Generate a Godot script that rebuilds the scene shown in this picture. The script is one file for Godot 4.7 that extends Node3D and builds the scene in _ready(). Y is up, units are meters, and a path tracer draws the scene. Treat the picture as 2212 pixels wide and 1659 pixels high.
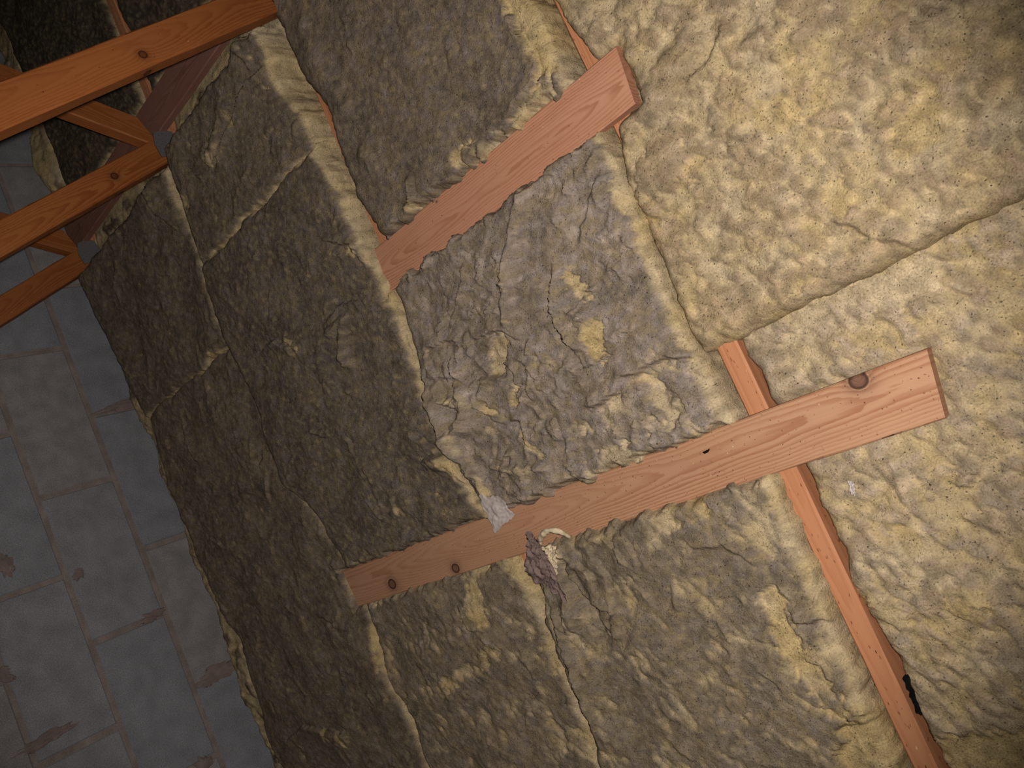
extends Node3D
# A loft floor seen by the light of a phone: mineral wool between truss ties, loose boards, a block party wall.
# x runs along the trusses, -z towards the block wall, y up; y = 0 is the top of the truss ties.

var fibre_mat: StandardMaterial3D
var pale_mat: StandardMaterial3D
var n_low := FastNoiseLite.new()
var n_mid := FastNoiseLite.new()
var n_fine := FastNoiseLite.new()
var n_skin := FastNoiseLite.new()
var n_tint := FastNoiseLite.new()
var n_edge := FastNoiseLite.new()
var n_rag := FastNoiseLite.new()
var n_crease := FastNoiseLite.new()
var boards := []      # footprints that press the wool down: origin, direction, length, half width
var strokes := []     # folds, tears and patches of the wool

func _ready():
	# ---------- camera ----------
	var cam := Camera3D.new()
	cam.name = "camera"
	cam.fov = 49.484
	cam.near = 0.02
	cam.transform = Transform3D(Basis(Vector3(-0.3987, -0.6304, 0.6660), Vector3(0.9111, -0.1899, 0.3657), Vector3(-0.1041, 0.7526, 0.6502)), Vector3(0, 1.2, 0))
	add_child(cam)
	# ---------- environment: a closed, dark loft ----------
	var env := Environment.new()
	env.background_mode = Environment.BG_COLOR
	env.background_color = Color(0, 0, 0)
	env.ambient_light_source = Environment.AMBIENT_SOURCE_DISABLED
	env.tonemap_mode = Environment.TONE_MAPPER_LINEAR
	env.tonemap_exposure = 1.0
	env.sdfgi_enabled = true
	env.ssao_enabled = true
	env.ssil_enabled = true
	var we := WorldEnvironment.new()
	we.name = "environment"
	we.environment = env
	add_child(we)
	# ---------- the phone's LED, beside its lens ----------
	var led := SpotLight3D.new()
	led.name = "phone_flash"
	led.light_color = Color(1.0, 0.96, 0.9)
	led.light_energy = 2.55
	led.light_size = 0.004
	led.spot_range = 12.0
	led.spot_attenuation = 2.0
	led.spot_angle = 43.0
	led.spot_angle_attenuation = 0.6
	led.shadow_enabled = true
	add_child(led)
	led.position = Vector3(0.0116, 1.1890, 0.0146)
	led.look_at_from_position(led.position, Vector3(0.2456, -0.2351, -1.3700), Vector3.UP)

	setup_noise()
	setup_materials()
	build_setting()
	build_timber()
	build_wool()
	build_scraps()

# ------------------------------------------------------------------ helpers
func setup_noise():
	var fr := [[n_low, 3.2, 3], [n_mid, 14.0, 4], [n_fine, 70.0, 3], [n_skin, 9.0, 4], [n_tint, 5.5, 3], [n_edge, 22.0, 4], [n_rag, 6.0, 3]]
	for k in fr.size():
		var n: FastNoiseLite = fr[k][0]
		n.seed = 11 + k * 7
		n.noise_type = FastNoiseLite.TYPE_SIMPLEX_SMOOTH
		n.frequency = fr[k][1]
		n.fractal_octaves = fr[k][2]
	n_crease.seed = 5
	n_crease.noise_type = FastNoiseLite.TYPE_SIMPLEX_SMOOTH
	n_crease.frequency = 9.0
	n_crease.fractal_type = FastNoiseLite.FRACTAL_RIDGED
	n_crease.fractal_octaves = 3
	n_crease.domain_warp_enabled = true
	n_crease.domain_warp_amplitude = 0.06
	n_crease.domain_warp_frequency = 7.0

func tag(o: Node, label: String, category: String, group := ""):
	o.set_meta("label", label)
	o.set_meta("category", category)
	if group != "":
		o.set_meta("group", group)

func obj(called: String, mesh: Mesh, mat: Material, parent: Node = self) -> MeshInstance3D:
	var o := MeshInstance3D.new()
	o.name = called
	o.mesh = mesh
	o.material_override = mat
	parent.add_child(o, true)
	return o

func lin(r: float, g: float, b: float) -> Color:
	return Color(r, g, b).linear_to_srgb()

func grid_mesh(P: PackedVector3Array, C: PackedColorArray, w: int, h: int, flip := false) -> ArrayMesh:
	# a w by h net of points; normals from the neighbours
	var N := PackedVector3Array()
	N.resize(w * h)
	for j in h:
		var ja := maxi(j - 1, 0) * w
		var jb := mini(j + 1, h - 1) * w
		for i in w:
			var dx := P[j * w + mini(i + 1, w - 1)] - P[j * w + maxi(i - 1, 0)]
			var dz := P[jb + i] - P[ja + i]
			var n := dz.cross(dx).normalized()
			N[j * w + i] = -n if flip else n
	var I := PackedInt32Array()
	I.resize((w - 1) * (h - 1) * 6)
	var k := 0
	for j in h - 1:
		for i in w - 1:
			var a := j * w + i
			var b := a + 1
			var c := a + w
			var d := c + 1
			if flip:
				I[k] = a; I[k + 1] = c; I[k + 2] = b; I[k + 3] = b; I[k + 4] = c; I[k + 5] = d
			else:
				I[k] = a; I[k + 1] = b; I[k + 2] = c; I[k + 3] = b; I[k + 4] = d; I[k + 5] = c
			k += 6
	var arr := []
	arr.resize(Mesh.ARRAY_MAX)
	arr[Mesh.ARRAY_VERTEX] = P
	arr[Mesh.ARRAY_NORMAL] = N
	if C.size() > 0:
		arr[Mesh.ARRAY_COLOR] = C
	arr[Mesh.ARRAY_INDEX] = I
	var m := ArrayMesh.new()
	m.add_surface_from_arrays(Mesh.PRIMITIVE_TRIANGLES, arr)
	return m

# ------------------------------------------------------------------ materials
func stamp_line(px: PackedFloat32Array, S: int, x: float, y: float, a: float, length: int, bend: float, amt: float, wide: bool):
	for t in length:
		var xi := posmod(int(x), S)
		var yi := posmod(int(y), S)
		px[yi * S + xi] += amt
		if wide:
			px[yi * S + posmod(xi + 1, S)] += amt * 0.6
			px[posmod(yi + 1, S) * S + xi] += amt * 0.6
		x += cos(a)
		y += sin(a)
		a += bend

func setup_materials():
	# mineral wool: felted fibres and grit; one texture tile is 0.62 m
	var S := 1024
	var rng := RandomNumberGenerator.new()
	rng.seed = 42
	var nn := FastNoiseLite.new()
	nn.seed = 3
	nn.frequency = 0.02
	nn.fractal_octaves = 5
	var base := nn.get_seamless_image(S, S).get_data()
	nn.seed = 8
	nn.frequency = 0.16
	nn.fractal_octaves = 3
	var fine := nn.get_seamless_image(S, S).get_data()
	var A := PackedFloat32Array()
	var Hh := PackedFloat32Array()
	A.resize(S * S)
	Hh.resize(S * S)
	for i in S * S:
		var b := base[i] / 255.0 - 0.5
		var f := fine[i] / 255.0 - 0.5
		A[i] = 0.83 + 0.26 * b + 0.30 * f
		Hh[i] = 0.5 + 0.20 * b + 0.65 * f
	for k in 9000:   # fibres
		var amt := rng.randf_range(-0.15, 0.13)
		var x := rng.randf() * S
		var y := rng.randf() * S
		var a := rng.randfn(1.15, 0.55)
		var bend := rng.randf_range(-0.05, 0.05)
		var l := rng.randi_range(8, 34)
		stamp_line(A, S, x, y, a, l, bend, amt, false)
		stamp_line(Hh, S, x, y, a, l, bend, amt * 1.6, true)
	for k in 5200:   # grit and dust specks
		var x := rng.randf() * S
		var y := rng.randf() * S
		var a := rng.randfn(1.0, 0.7)
		var l := rng.randi_range(1, 4)
		var amt := rng.randf_range(-0.50, -0.10)
		stamp_line(A, S, x, y, a, l, 0.1, amt, true)
		if rng.randf() < 0.22:
			stamp_line(A, S, x + 1.2, y + 0.4, a, l, 0.1, amt * 0.8, true)
	for k in 260:
		var x := rng.randf() * S
		var y := rng.randf() * S
		stamp_line(A, S, x, y, rng.randf() * TAU, rng.randi_range(2, 5), 0.3, 0.25, false)
	var bytes := PackedByteArray()
	var hb := PackedByteArray()
	bytes.resize(S * S * 3)
	hb.resize(S * S)
	for i in S * S:
		var v := clampf(A[i], 0.05, 1.0)
		bytes[i * 3] = int(255.0 * v)
		bytes[i * 3 + 1] = int(255.0 * clampf(v * 0.995, 0.0, 1.0))
		bytes[i * 3 + 2] = int(255.0 * clampf(v * 0.985, 0.0, 1.0))
		hb[i] = int(255.0 * clampf(Hh[i], 0.0, 1.0))
	var tex := ImageTexture.create_from_image(Image.create_from_data(S, S, false, Image.FORMAT_RGB8, bytes))
	var htex := ImageTexture.create_from_image(Image.create_from_data(S, S, false, Image.FORMAT_L8, hb))
	fibre_mat = StandardMaterial3D.new()
	fibre_mat.resource_name = "mineral_wool"
	fibre_mat.vertex_color_use_as_albedo = true
	fibre_mat.albedo_texture = tex
	fibre_mat.roughness = 0.92
	fibre_mat.metallic_specular = 0.25
	fibre_mat.uv1_triplanar = true
	fibre_mat.uv1_world_triplanar = true
	fibre_mat.uv1_scale = Vector3.ONE / 0.62
	fibre_mat.heightmap_enabled = true
	fibre_mat.heightmap_texture = htex
	fibre_mat.heightmap_scale = 0.14

func speck_image(img: Image, rng: RandomNumberGenerator, count: int, col: Color):
	for k in count:
		var x := rng.randi_range(1, img.get_width() - 4)
		var y := rng.randi_range(1, img.get_height() - 4)
		var c := img.get_pixel(x, y).lerp(col, rng.randf_range(0.35, 0.9))
		img.set_pixel(x, y, c)
		if rng.randf() < 0.6:
			img.set_pixel(x + 1, y + rng.randi_range(-1, 1), c)
		if rng.randf() < 0.35:
			img.set_pixel(x + 1, y + 1, c)
			img.set_pixel(x, y + 1, c)

func wood_mat(called: String, length: float, width: float, light: Color, dark: Color, knots: Array, pith: float, specks: int, sd: int, wide := 96) -> StandardMaterial3D:
	# flat-sawn softwood: growth rings cut at a shallow angle, knots as [along, across, radius] in metres
	var h := wide
	var w := mini(2048, int(length / width * h))
	var n := FastNoiseLite.new()
	n.seed = sd
	n.frequency = 1.0
	n.fractal_octaves = 3
	var img := Image.create(w, h, false, Image.FORMAT_RGB8)
	for py in h:
		var v := (py + 0.5) / h * width - width * 0.5
		for px in w:
			var u := px * length / w
			var d := 0.012 + 0.030 * (0.5 + 0.5 * n.get_noise_2d(u * 1.3, 3.0)) + 0.012 * sin(u * 4.0 + sd)
			var vv := v - pith - 0.010 * n.get_noise_2d(u * 2.0, 40.0)
			var r := sqrt(vv * vv + d * d) + 0.0012 * n.get_noise_2d(u * 9.0, v * 90.0)
			var ringc := r * 240.0
			var kd := 0.0
			for k in knots:
				var q := Vector2(u - k[0], (v - k[1]) * 1.15)
				var l: float = q.length() / k[2]
				if l < 5.0:
					ringc += 3.2 * exp(-l * 0.9)
					if l < 1.25:
						kd = maxf(kd, smoothstep(1.25, 0.95, l) * (0.55 + 0.45 * smoothstep(0.55, 1.0, l)))
					else:
						kd = maxf(kd, 0.30 * exp(-(l - 1.25) * 1.6))
			var fr := ringc - floorf(ringc)
			var late := smoothstep(0.25, 0.9, fr) * smoothstep(1.0, 0.93, fr)
			var g := 0.10 * n.get_noise_2d(u * 5.0, v * 500.0) + 0.16 * n.get_noise_2d(u * 2.3, v * 18.0)
			var c := light.lerp(dark, clampf(late * 0.5 * (0.4 + 1.2 * (0.5 + n.get_noise_2d(u * 0.9 + 8.0, v * 14.0))) + 0.15 + g, 0.0, 1.0))
			c = c.lerp(Color(dark.r * 0.42, dark.g * 0.40, dark.b * 0.45), clampf(kd, 0.0, 1.0))
			img.set_pixel(px, py, c)
	var rng := RandomNumberGenerator.new()
	rng.seed = sd
	speck_image(img, rng, specks, Color(0.22, 0.10, 0.07))
	speck_image(img, rng, specks / 12, Color(0.85, 0.8, 0.76))
	var m := StandardMaterial3D.new()
	m.resource_name = called
	m.albedo_texture = ImageTexture.create_from_image(img)
	m.roughness = 0.62
	m.metallic_specular = 0.35
	return m

# ------------------------------------------------------------------ timber
func timber_mesh(length: float, width: float, thick: float, chamfer: float, rough: float, sd: int, slant0 := 0.0, slant1 := 0.0, segs := 24) -> ArrayMesh:
	# a sawn length along +x from 0, top at y = 0, centred on z; ends may be cut on a slant
	var n := FastNoiseLite.new()
	n.seed = sd
	n.frequency = 6.0
	n.fractal_octaves = 3
	var hw := width * 0.5
	var c := chamfer
	var prof := [Vector2(-hw + c, 0), Vector2(hw - c, 0), Vector2(hw, -c), Vector2(hw, -thick + c), Vector2(hw - c, -thick), Vector2(-hw + c, -thick), Vector2(-hw, -thick + c), Vector2(-hw, -c)]
	var st := SurfaceTool.new()
	st.begin(Mesh.PRIMITIVE_TRIANGLES)
	var rings := []
	for s in segs + 1:
		var t := float(s) / segs
		var ring := []
		for k in 8:
			var p: Vector2 = prof[k]
			var x := t * length
			x += (1.0 - t) * slant0 * p.x / hw + t * slant1 * p.x / hw
			var o := n.get_noise_2d(x * 1.0, p.x * 60.0 + p.y * 40.0) * rough
			var z := p.x + o * signf(p.x)
			ring.append(Vector3(x, p.y + o * 0.25, z))
		rings.append(ring)
	for s in segs:
		for k in 8:
			var k2 := (k + 1) % 8
			var a: Vector3 = rings[s][k]
			var b: Vector3 = rings[s][k2]
			var d: Vector3 = rings[s + 1][k]
			var e: Vector3 = rings[s + 1][k2]
			var nn := (b - a).cross(d - a).normalized()
			var quad := [a, d, b, b, d, e]
			if nn.dot(Vector3(0, (a.y + e.y) * 0.5 + thick * 0.5, (a.z + e.z) * 0.5)) < 0.0:
				nn = -nn
			for p in quad:
				st.set_normal(nn)
				var vv: float = p.z / width + 0.5
				if absf(nn.z) > 0.8:
					vv = clampf((-p.y) / width, 0.0, 0.98)
				st.set_uv(Vector2(clampf(p.x / length, 0.002, 0.998), clampf(vv, 0.01, 0.99)))
				st.add_vertex(p)
	for e in 2:
		var ring: Array = rings[0] if e == 0 else rings[segs]
		var nn := Vector3(-1, 0, 0) if e == 0 else Vector3(1, 0, 0)
		for k in range(1, 7):
			var tri := [ring[0], ring[k], ring[k + 1]] if e == 0 else [ring[0], ring[k + 1], ring[k]]
			for p in tri:
				st.set_normal(nn)
				st.set_uv(Vector2(0.01 + 0.05 * (p.y / -thick), clampf(p.z / width + 0.5, 0.02, 0.98)))
				st.add_vertex(p)
	return st.commit()

func build_timber():
	var tie_wood := wood_mat("tie_softwood", 1.4, 0.036, Color(0.70, 0.50, 0.375), Color(0.58, 0.36, 0.25), [], 0.004, 260, 21, 48)
	var web_wood := wood_mat("web_softwood", 1.6, 0.075, Color(0.577, 0.36, 0.195), Color(0.475, 0.25, 0.115), [[0.22, 0.0, 0.010], [0.9, 0.015, 0.012]], -0.01, 40, 33, 64)
	var web_wood_b := wood_mat("web_softwood_b", 1.6, 0.075, Color(0.57, 0.35, 0.19), Color(0.47, 0.25, 0.12), [[0.47, -0.012, 0.009], [1.1, 0.01, 0.011]], 0.012, 40, 39, 64)
	var metal := StandardMaterial3D.new()
	metal.resource_name = "galvanised_plate"
	metal.albedo_color = Color(0.37, 0.36, 0.38)
	metal.metallic = 0.1
	metal.roughness = 0.6
	var tie := timber_mesh(4.2, 0.036, 0.097, 0.003, 0.0012, 3, 0, 0, 80)
	var webs := [timber_mesh(1.5, 0.068, 0.036, 0.003, 0.001, 9, -0.017, 0.0, 20), timber_mesh(1.5, 0.068, 0.036, 0.003, 0.001, 10, 0.034, 0.0, 20)]
	var labels := ["bare orange truss tie along the bright wool, crossed by both loose boards", "truss whose thick orange strut crosses the top left corner", "truss with two struts meeting at a jagged grey nail plate", "truss nearest the block wall, lowest and darkest of the orange struts"]
	var zs := [-0.6, -1.2, -1.8, -2.4]
	for k in 4:
		var t := Node3D.new()
		t.name = "roof_truss" if k == 0 else "roof_truss_%03d" % k
		add_child(t)
		t.position = Vector3(1.15, 0, zs[k])
		tag(t, labels[k], "roof truss", "roof trusses")
		var o := obj("bottom_tie", tie, tie_wood, t)
		o.position = Vector3(-2.6, 0, 0)
		for s in 2:
			var w := obj("strut", webs[s], web_wood if (k + s) % 2 == 0 else web_wood_b, t)
			var ang := deg_to_rad(26.5) if s == 0 else deg_to_rad(24.0)
			# local x climbs along the strut, local z lies in the truss plane, local y across it
			var up := Vector3(-sin(ang), cos(ang), 0) if s == 0 else Vector3(sin(ang), cos(ang), 0)
			w.basis = Basis(up, Vector3(0, 0, 1), up.cross(Vector3(0, 0, 1)))
			w.position = Vector3(0.003, 0.0, 0.018) if s == 0 else Vector3(0.040, 0.05, 0.0172)
		var pl := obj("nail_plate", plate_mesh(k), metal, t)
		pl.position = Vector3(0.01, 0.0, 0.0195)
		pl.set_meta("label", "grey toothed steel nail plate")
	# loose boards laid across the ties
	boards = [{"at": Vector2(0.503, -1.219), "dir": Vector2(-0.000, 1.000), "length": 0.670, "half": 0.0475, "slant0": -0.004, "slant1": -0.006, "light": Color(0.71, 0.53, 0.44), "dark": Color(0.58, 0.38, 0.29), "knots": [], "pith": 0.006, "specks": 60},
		{"at": Vector2(-0.086, -1.752), "dir": Vector2(-0.016, 1.000), "length": 1.411, "half": 0.0470, "slant0": 0.004, "slant1": -0.008, "light": Color(0.68, 0.53, 0.43), "dark": Color(0.58, 0.40, 0.305), "knots": [[0.159, 0.0210, 0.0130], [0.384, 0.0320, 0.0110], [1.320, -0.0400, 0.0130]], "pith": -0.012, "specks": 420},
		{"at": Vector2(1.238, -2.46), "dir": Vector2(0, 1), "length": 1.24, "half": 0.048, "slant0": 0.0, "slant1": 0.0, "light": Color(0.52, 0.38, 0.34), "dark": Color(0.42, 0.28, 0.24), "knots": [], "pith": 0.0, "specks": 80}]
	var bl := ["short pinkish board lying across the wool, upper of the two", "long pinkish board with dark knots lying across the lower wool", "brown plank under the struts, half hidden by the bulging wool"]
	var names := ["loose_board", "loose_board_001", "binder_plank"]
	for k in boards.size():
		var b: Dictionary = boards[k]
		var bm := timber_mesh(b.length, b.half * 2.0, 0.022, 0.0025, 0.0012, 50 + k, b.slant0, b.slant1, 48)
		var mat := wood_mat("board_softwood_%d" % k, b.length, b.half * 2.0, b.light, b.dark, b.knots, b.pith, b.specks, 60 + k * 5, 112)
		var o := obj(names[k], bm, mat)
		o.position = Vector3(b.at.x, 0.0225, b.at.y)
		o.rotation.y = -atan2(b.dir.y, b.dir.x)
		tag(o, bl[k], "board")

func plate_mesh(sd: int) -> ArrayMesh:
	# punched steel plate, about 75 x 60 mm and 1.5 mm thick, over the joint
	var st := SurfaceTool.new()
	st.begin(Mesh.PRIMITIVE_TRIANGLES)
	var out := [Vector2(-0.046, 0.044), Vector2(-0.042, 0.020), Vector2(-0.035, -0.018), Vector2(0.000, -0.020), Vector2(0.030, -0.012), Vector2(0.036, 0.012), Vector2(0.028, 0.030), Vector2(0.024, 0.042), Vector2(-0.010, 0.050)]
	var t := 0.0016
	var n := out.size()
	for k in range(1, n - 1):
		for p in [out[0], out[k + 1], out[k]]:
			st.set_normal(Vector3(0, 0, 1))
			st.add_vertex(Vector3(p.x, p.y, t))
	for k in n:
		var a: Vector2 = out[k]
		var b: Vector2 = out[(k + 1) % n]
		var e := b - a
		for p in [Vector3(a.x, a.y, t), Vector3(a.x, a.y, 0), Vector3(b.x, b.y, t), Vector3(b.x, b.y, t), Vector3(a.x, a.y, 0), Vector3(b.x, b.y, 0)]:
			st.set_normal(Vector3(e.y, -e.x, 0).normalized())
			st.add_vertex(p)
	for gy in 4:      # rows of tooth slots, turned out a little
		for gx in 5:
			var c := Vector3(-0.036 + gx * 0.013 + (gy % 2) * 0.005, 0.006 + gy * 0.011, t)
			for p in [c, c + Vector3(0.0015, 0.006, 0.0015), c + Vector3(0.003, 0, 0)]:
				st.set_normal(Vector3(0, -0.4, 0.9))
				st.add_vertex(p)
	return st.commit()

# ------------------------------------------------------------------ setting
func bevel_box(s: Vector3, b: float) -> ArrayMesh:
	var st := SurfaceTool.new()
	st.begin(Mesh.PRIMITIVE_TRIANGLES)
	var h := s * 0.5
	# front face (towards +z) with a bevelled rim, then the sides
	var f := [Vector3(-h.x + b, -h.y + b, h.z), Vector3(h.x - b, -h.y + b, h.z), Vector3(h.x - b, h.y - b, h.z), Vector3(-h.x + b, h.y - b, h.z)]
	var r := [Vector3(-h.x, -h.y, h.z - b), Vector3(h.x, -h.y, h.z - b), Vector3(h.x, h.y, h.z - b), Vector3(-h.x, h.y, h.z - b)]
	var k := [Vector3(-h.x, -h.y, -h.z), Vector3(h.x, -h.y, -h.z), Vector3(h.x, h.y, -h.z), Vector3(-h.x, h.y, -h.z)]
	var quads := [[f[0], f[1], f[2], f[3]]]
	for i in 4:
		var j := (i + 1) % 4
		quads.append([r[i], r[j], f[j], f[i]])
		quads.append([k[i], k[j], r[j], r[i]])
	for q in quads:
		var n: Vector3 = (q[1] - q[0]).cross(q[2] - q[0]).normalized()
		for p in [q[0], q[2], q[1], q[0], q[3], q[2]]:
			st.set_normal(n)
			st.add_vertex(p)
	return st.commit()

func stone_mat(called: String, col: Color, scale: float, contrast: float, sd: int) -> StandardMaterial3D:
	var S := 512
	var n := FastNoiseLite.new()
	n.seed = sd
	n.frequency = 0.012
	n.fractal_octaves = 6
	var a := n.get_seamless_image(S, S).get_data()
	n.frequency = 0.25
	n.fractal_octaves = 2
	var b := n.get_seamless_image(S, S).get_data()
	var out := PackedByteArray()
	var hb := PackedByteArray()
	out.resize(S * S * 3)
	hb.resize(S * S)
	for i in S * S:
		var v := 1.0 + contrast * 0.7 * (a[i] / 255.0 - 0.5) + contrast * 1.5 * (b[i] / 255.0 - 0.5)
		out[i * 3] = int(clampf(col.r * v, 0, 1) * 255)
		out[i * 3 + 1] = int(clampf(col.g * v, 0, 1) * 255)
		out[i * 3 + 2] = int(clampf(col.b * v, 0, 1) * 255)
		hb[i] = int(0.4 * a[i] + 0.6 * b[i])
	var m := StandardMaterial3D.new()
	m.resource_name = called
	m.albedo_texture = ImageTexture.create_from_image(Image.create_from_data(S, S, false, Image.FORMAT_RGB8, out))
	m.roughness = 0.95
	m.metallic_specular = 0.2
	m.uv1_triplanar = true
	m.uv1_world_triplanar = true
	m.uv1_scale = Vector3.ONE / scale
	m.heightmap_enabled = true
	m.heightmap_texture = ImageTexture.create_from_image(Image.create_from_data(S, S, false, Image.FORMAT_L8, hb))
	m.heightmap_scale = 0.15
	return m

func slab(called: String, size: Vector3, at: Vector3, mat: Material, parent: Node = self) -> MeshInstance3D:
	var b := BoxMesh.new()
	b.size = size
	var o := obj(called, b, mat, parent)
	o.position = at
	if parent == self:
		o.set_meta("kind", "structure")
	return o

func build_setting():
	var board := StandardMaterial3D.new()
	board.resource_name = "plasterboard_back"
	board.albedo_color = Color(0.5, 0.48, 0.45)
	board.roughness = 0.95
	slab("floor", Vector3(4.4, 0.02, 4.2), Vector3(0.65, -0.108, -0.55), board)
	var felt := StandardMaterial3D.new()
	felt.resource_name = "roofing_felt"
	felt.albedo_color = Color(0.10, 0.09, 0.09)
	felt.roughness = 0.9
	slab("ceiling", Vector3(4.4, 0.02, 4.2), Vector3(0.65, 2.42, -0.55), felt)
	# party wall of concrete blocks
	var wall := Node3D.new()
	wall.name = "wall_far"
	wall.set_meta("kind", "structure")
	add_child(wall)
	wall.position = Vector3(0, 0, -2.5)
	var mortar := stone_mat("mortar", Color(0.475, 0.435, 0.432), 0.35, 0.3, 4)
	var grey := [stone_mat("concrete_block_a", Color(0.465, 0.468, 0.50), 0.5, 0.22, 6), stone_mat("concrete_block_b", Color(0.485, 0.475, 0.492), 0.45, 0.24, 7), stone_mat("concrete_block_c", Color(0.455, 0.465, 0.498), 0.55, 0.2, 9)]
	var backing := slab("mortar_bed", Vector3(4.6, 2.7, 0.1), Vector3(0.65, 1.22, -0.0535), mortar, wall)
	backing.set_meta("label", "pinkish mortar joints")
	var rng := RandomNumberGenerator.new()
	rng.seed = 17
	var meshes := []
	for k in 4:
		meshes.append(bevel_box(Vector3(0.4155 + 0.002 * (k % 2), 0.2025 + 0.0015 * (k / 2), 0.06), 0.004))
	for r in 12:
		var y := 0.0245 + (r - 0.0) * 0.2155
		var off: float = [0.46, 0.262][r % 2]
		for c in range(-4, 7):
			var o := obj("block", meshes[rng.randi() % 4], grey[rng.randi() % 3], wall)
			o.position = Vector3(off + c * 0.4285 + rng.randf_range(-0.002, 0.002), y + rng.randf_range(-0.0015, 0.0015), -0.03 + rng.randf_range(-0.0015, 0.001))
			o.rotation.z = rng.randf_range(-0.004, 0.004)
	# mortar squeezed out of the joints and wiped over the blocks
	var smear := stone_mat("mortar_smear", Color(0.455, 0.405, 0.405), 0.25, 0.35, 12)
	var smears := [[0.689, 0.032, 0.020, 0.100, 0.10], [-0.177, 0.039, 0.035, 0.100, 0.05], [0.329, 0.478, 0.050, 0.030, 0.00], [-0.131, 0.528, 0.020, 0.100, 0.00], [-0.385, 0.182, 0.040, 0.030, 0.00], [0.240, 0.317, 0.020, 0.020, 0.00], [0.054, 0.170, 0.020, 0.050, 0.00], [0.063, 0.571, 0.030, 0.050, 0.00]]
	for k in smears.size():
		var s: Array = smears[k]
		var o := obj("mortar_smear", smear_mesh(s[2], s[3], k + 3), smear, wall)
		o.position = Vector3(s[0], s[1], 0.0)
		o.rotation.z = s[4]

func smear_mesh(lx: float, ly: float, sd: int) -> ArrayMesh:
	var w := 28
	var h := 14
	var P := PackedVector3Array()
	for j in h:
		for i in w:
			var u := float(i) / (w - 1) * 2.0 - 1.0
			var v := float(j) / (h - 1) * 2.0 - 1.0
			var d := sqrt(u * u + v * v)
			if d > 1.0:
				var q := maxf(absf(u), absf(v)) / d
				u *= q
				v *= q
			var a := atan2(v, u)
			var k := 0.75 + 0.6 * n_skin.get_noise_2d(cos(a) * 0.12 + sd, sin(a) * 0.12)
			var rr := clampf(1.0 - u * u - v * v, 0.0, 1.0)
			P.append(Vector3(u * lx * k, v * ly * k, -0.003 + 0.008 * sqrt(rr) * (0.6 + 0.8 * absf(n_mid.get_noise_2d(u * 0.2 + sd, v * 0.2)))))
	return grid_mesh(P, PackedColorArray(), w, h, true)

# ------------------------------------------------------------------ mineral wool
func along(poly: PackedVector2Array, x: float) -> float:
	# piecewise linear z over x, x ascending
	var n := poly.size()
	if x <= poly[0].x:
		return poly[0].y
	for k in range(1, n):
		if x <= poly[k].x:
			var a := poly[k - 1]
			var b := poly[k]
			return lerpf(a.y, b.y, (x - a.x) / maxf(b.x - a.x, 1e-5))
	return poly[n - 1].y

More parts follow.
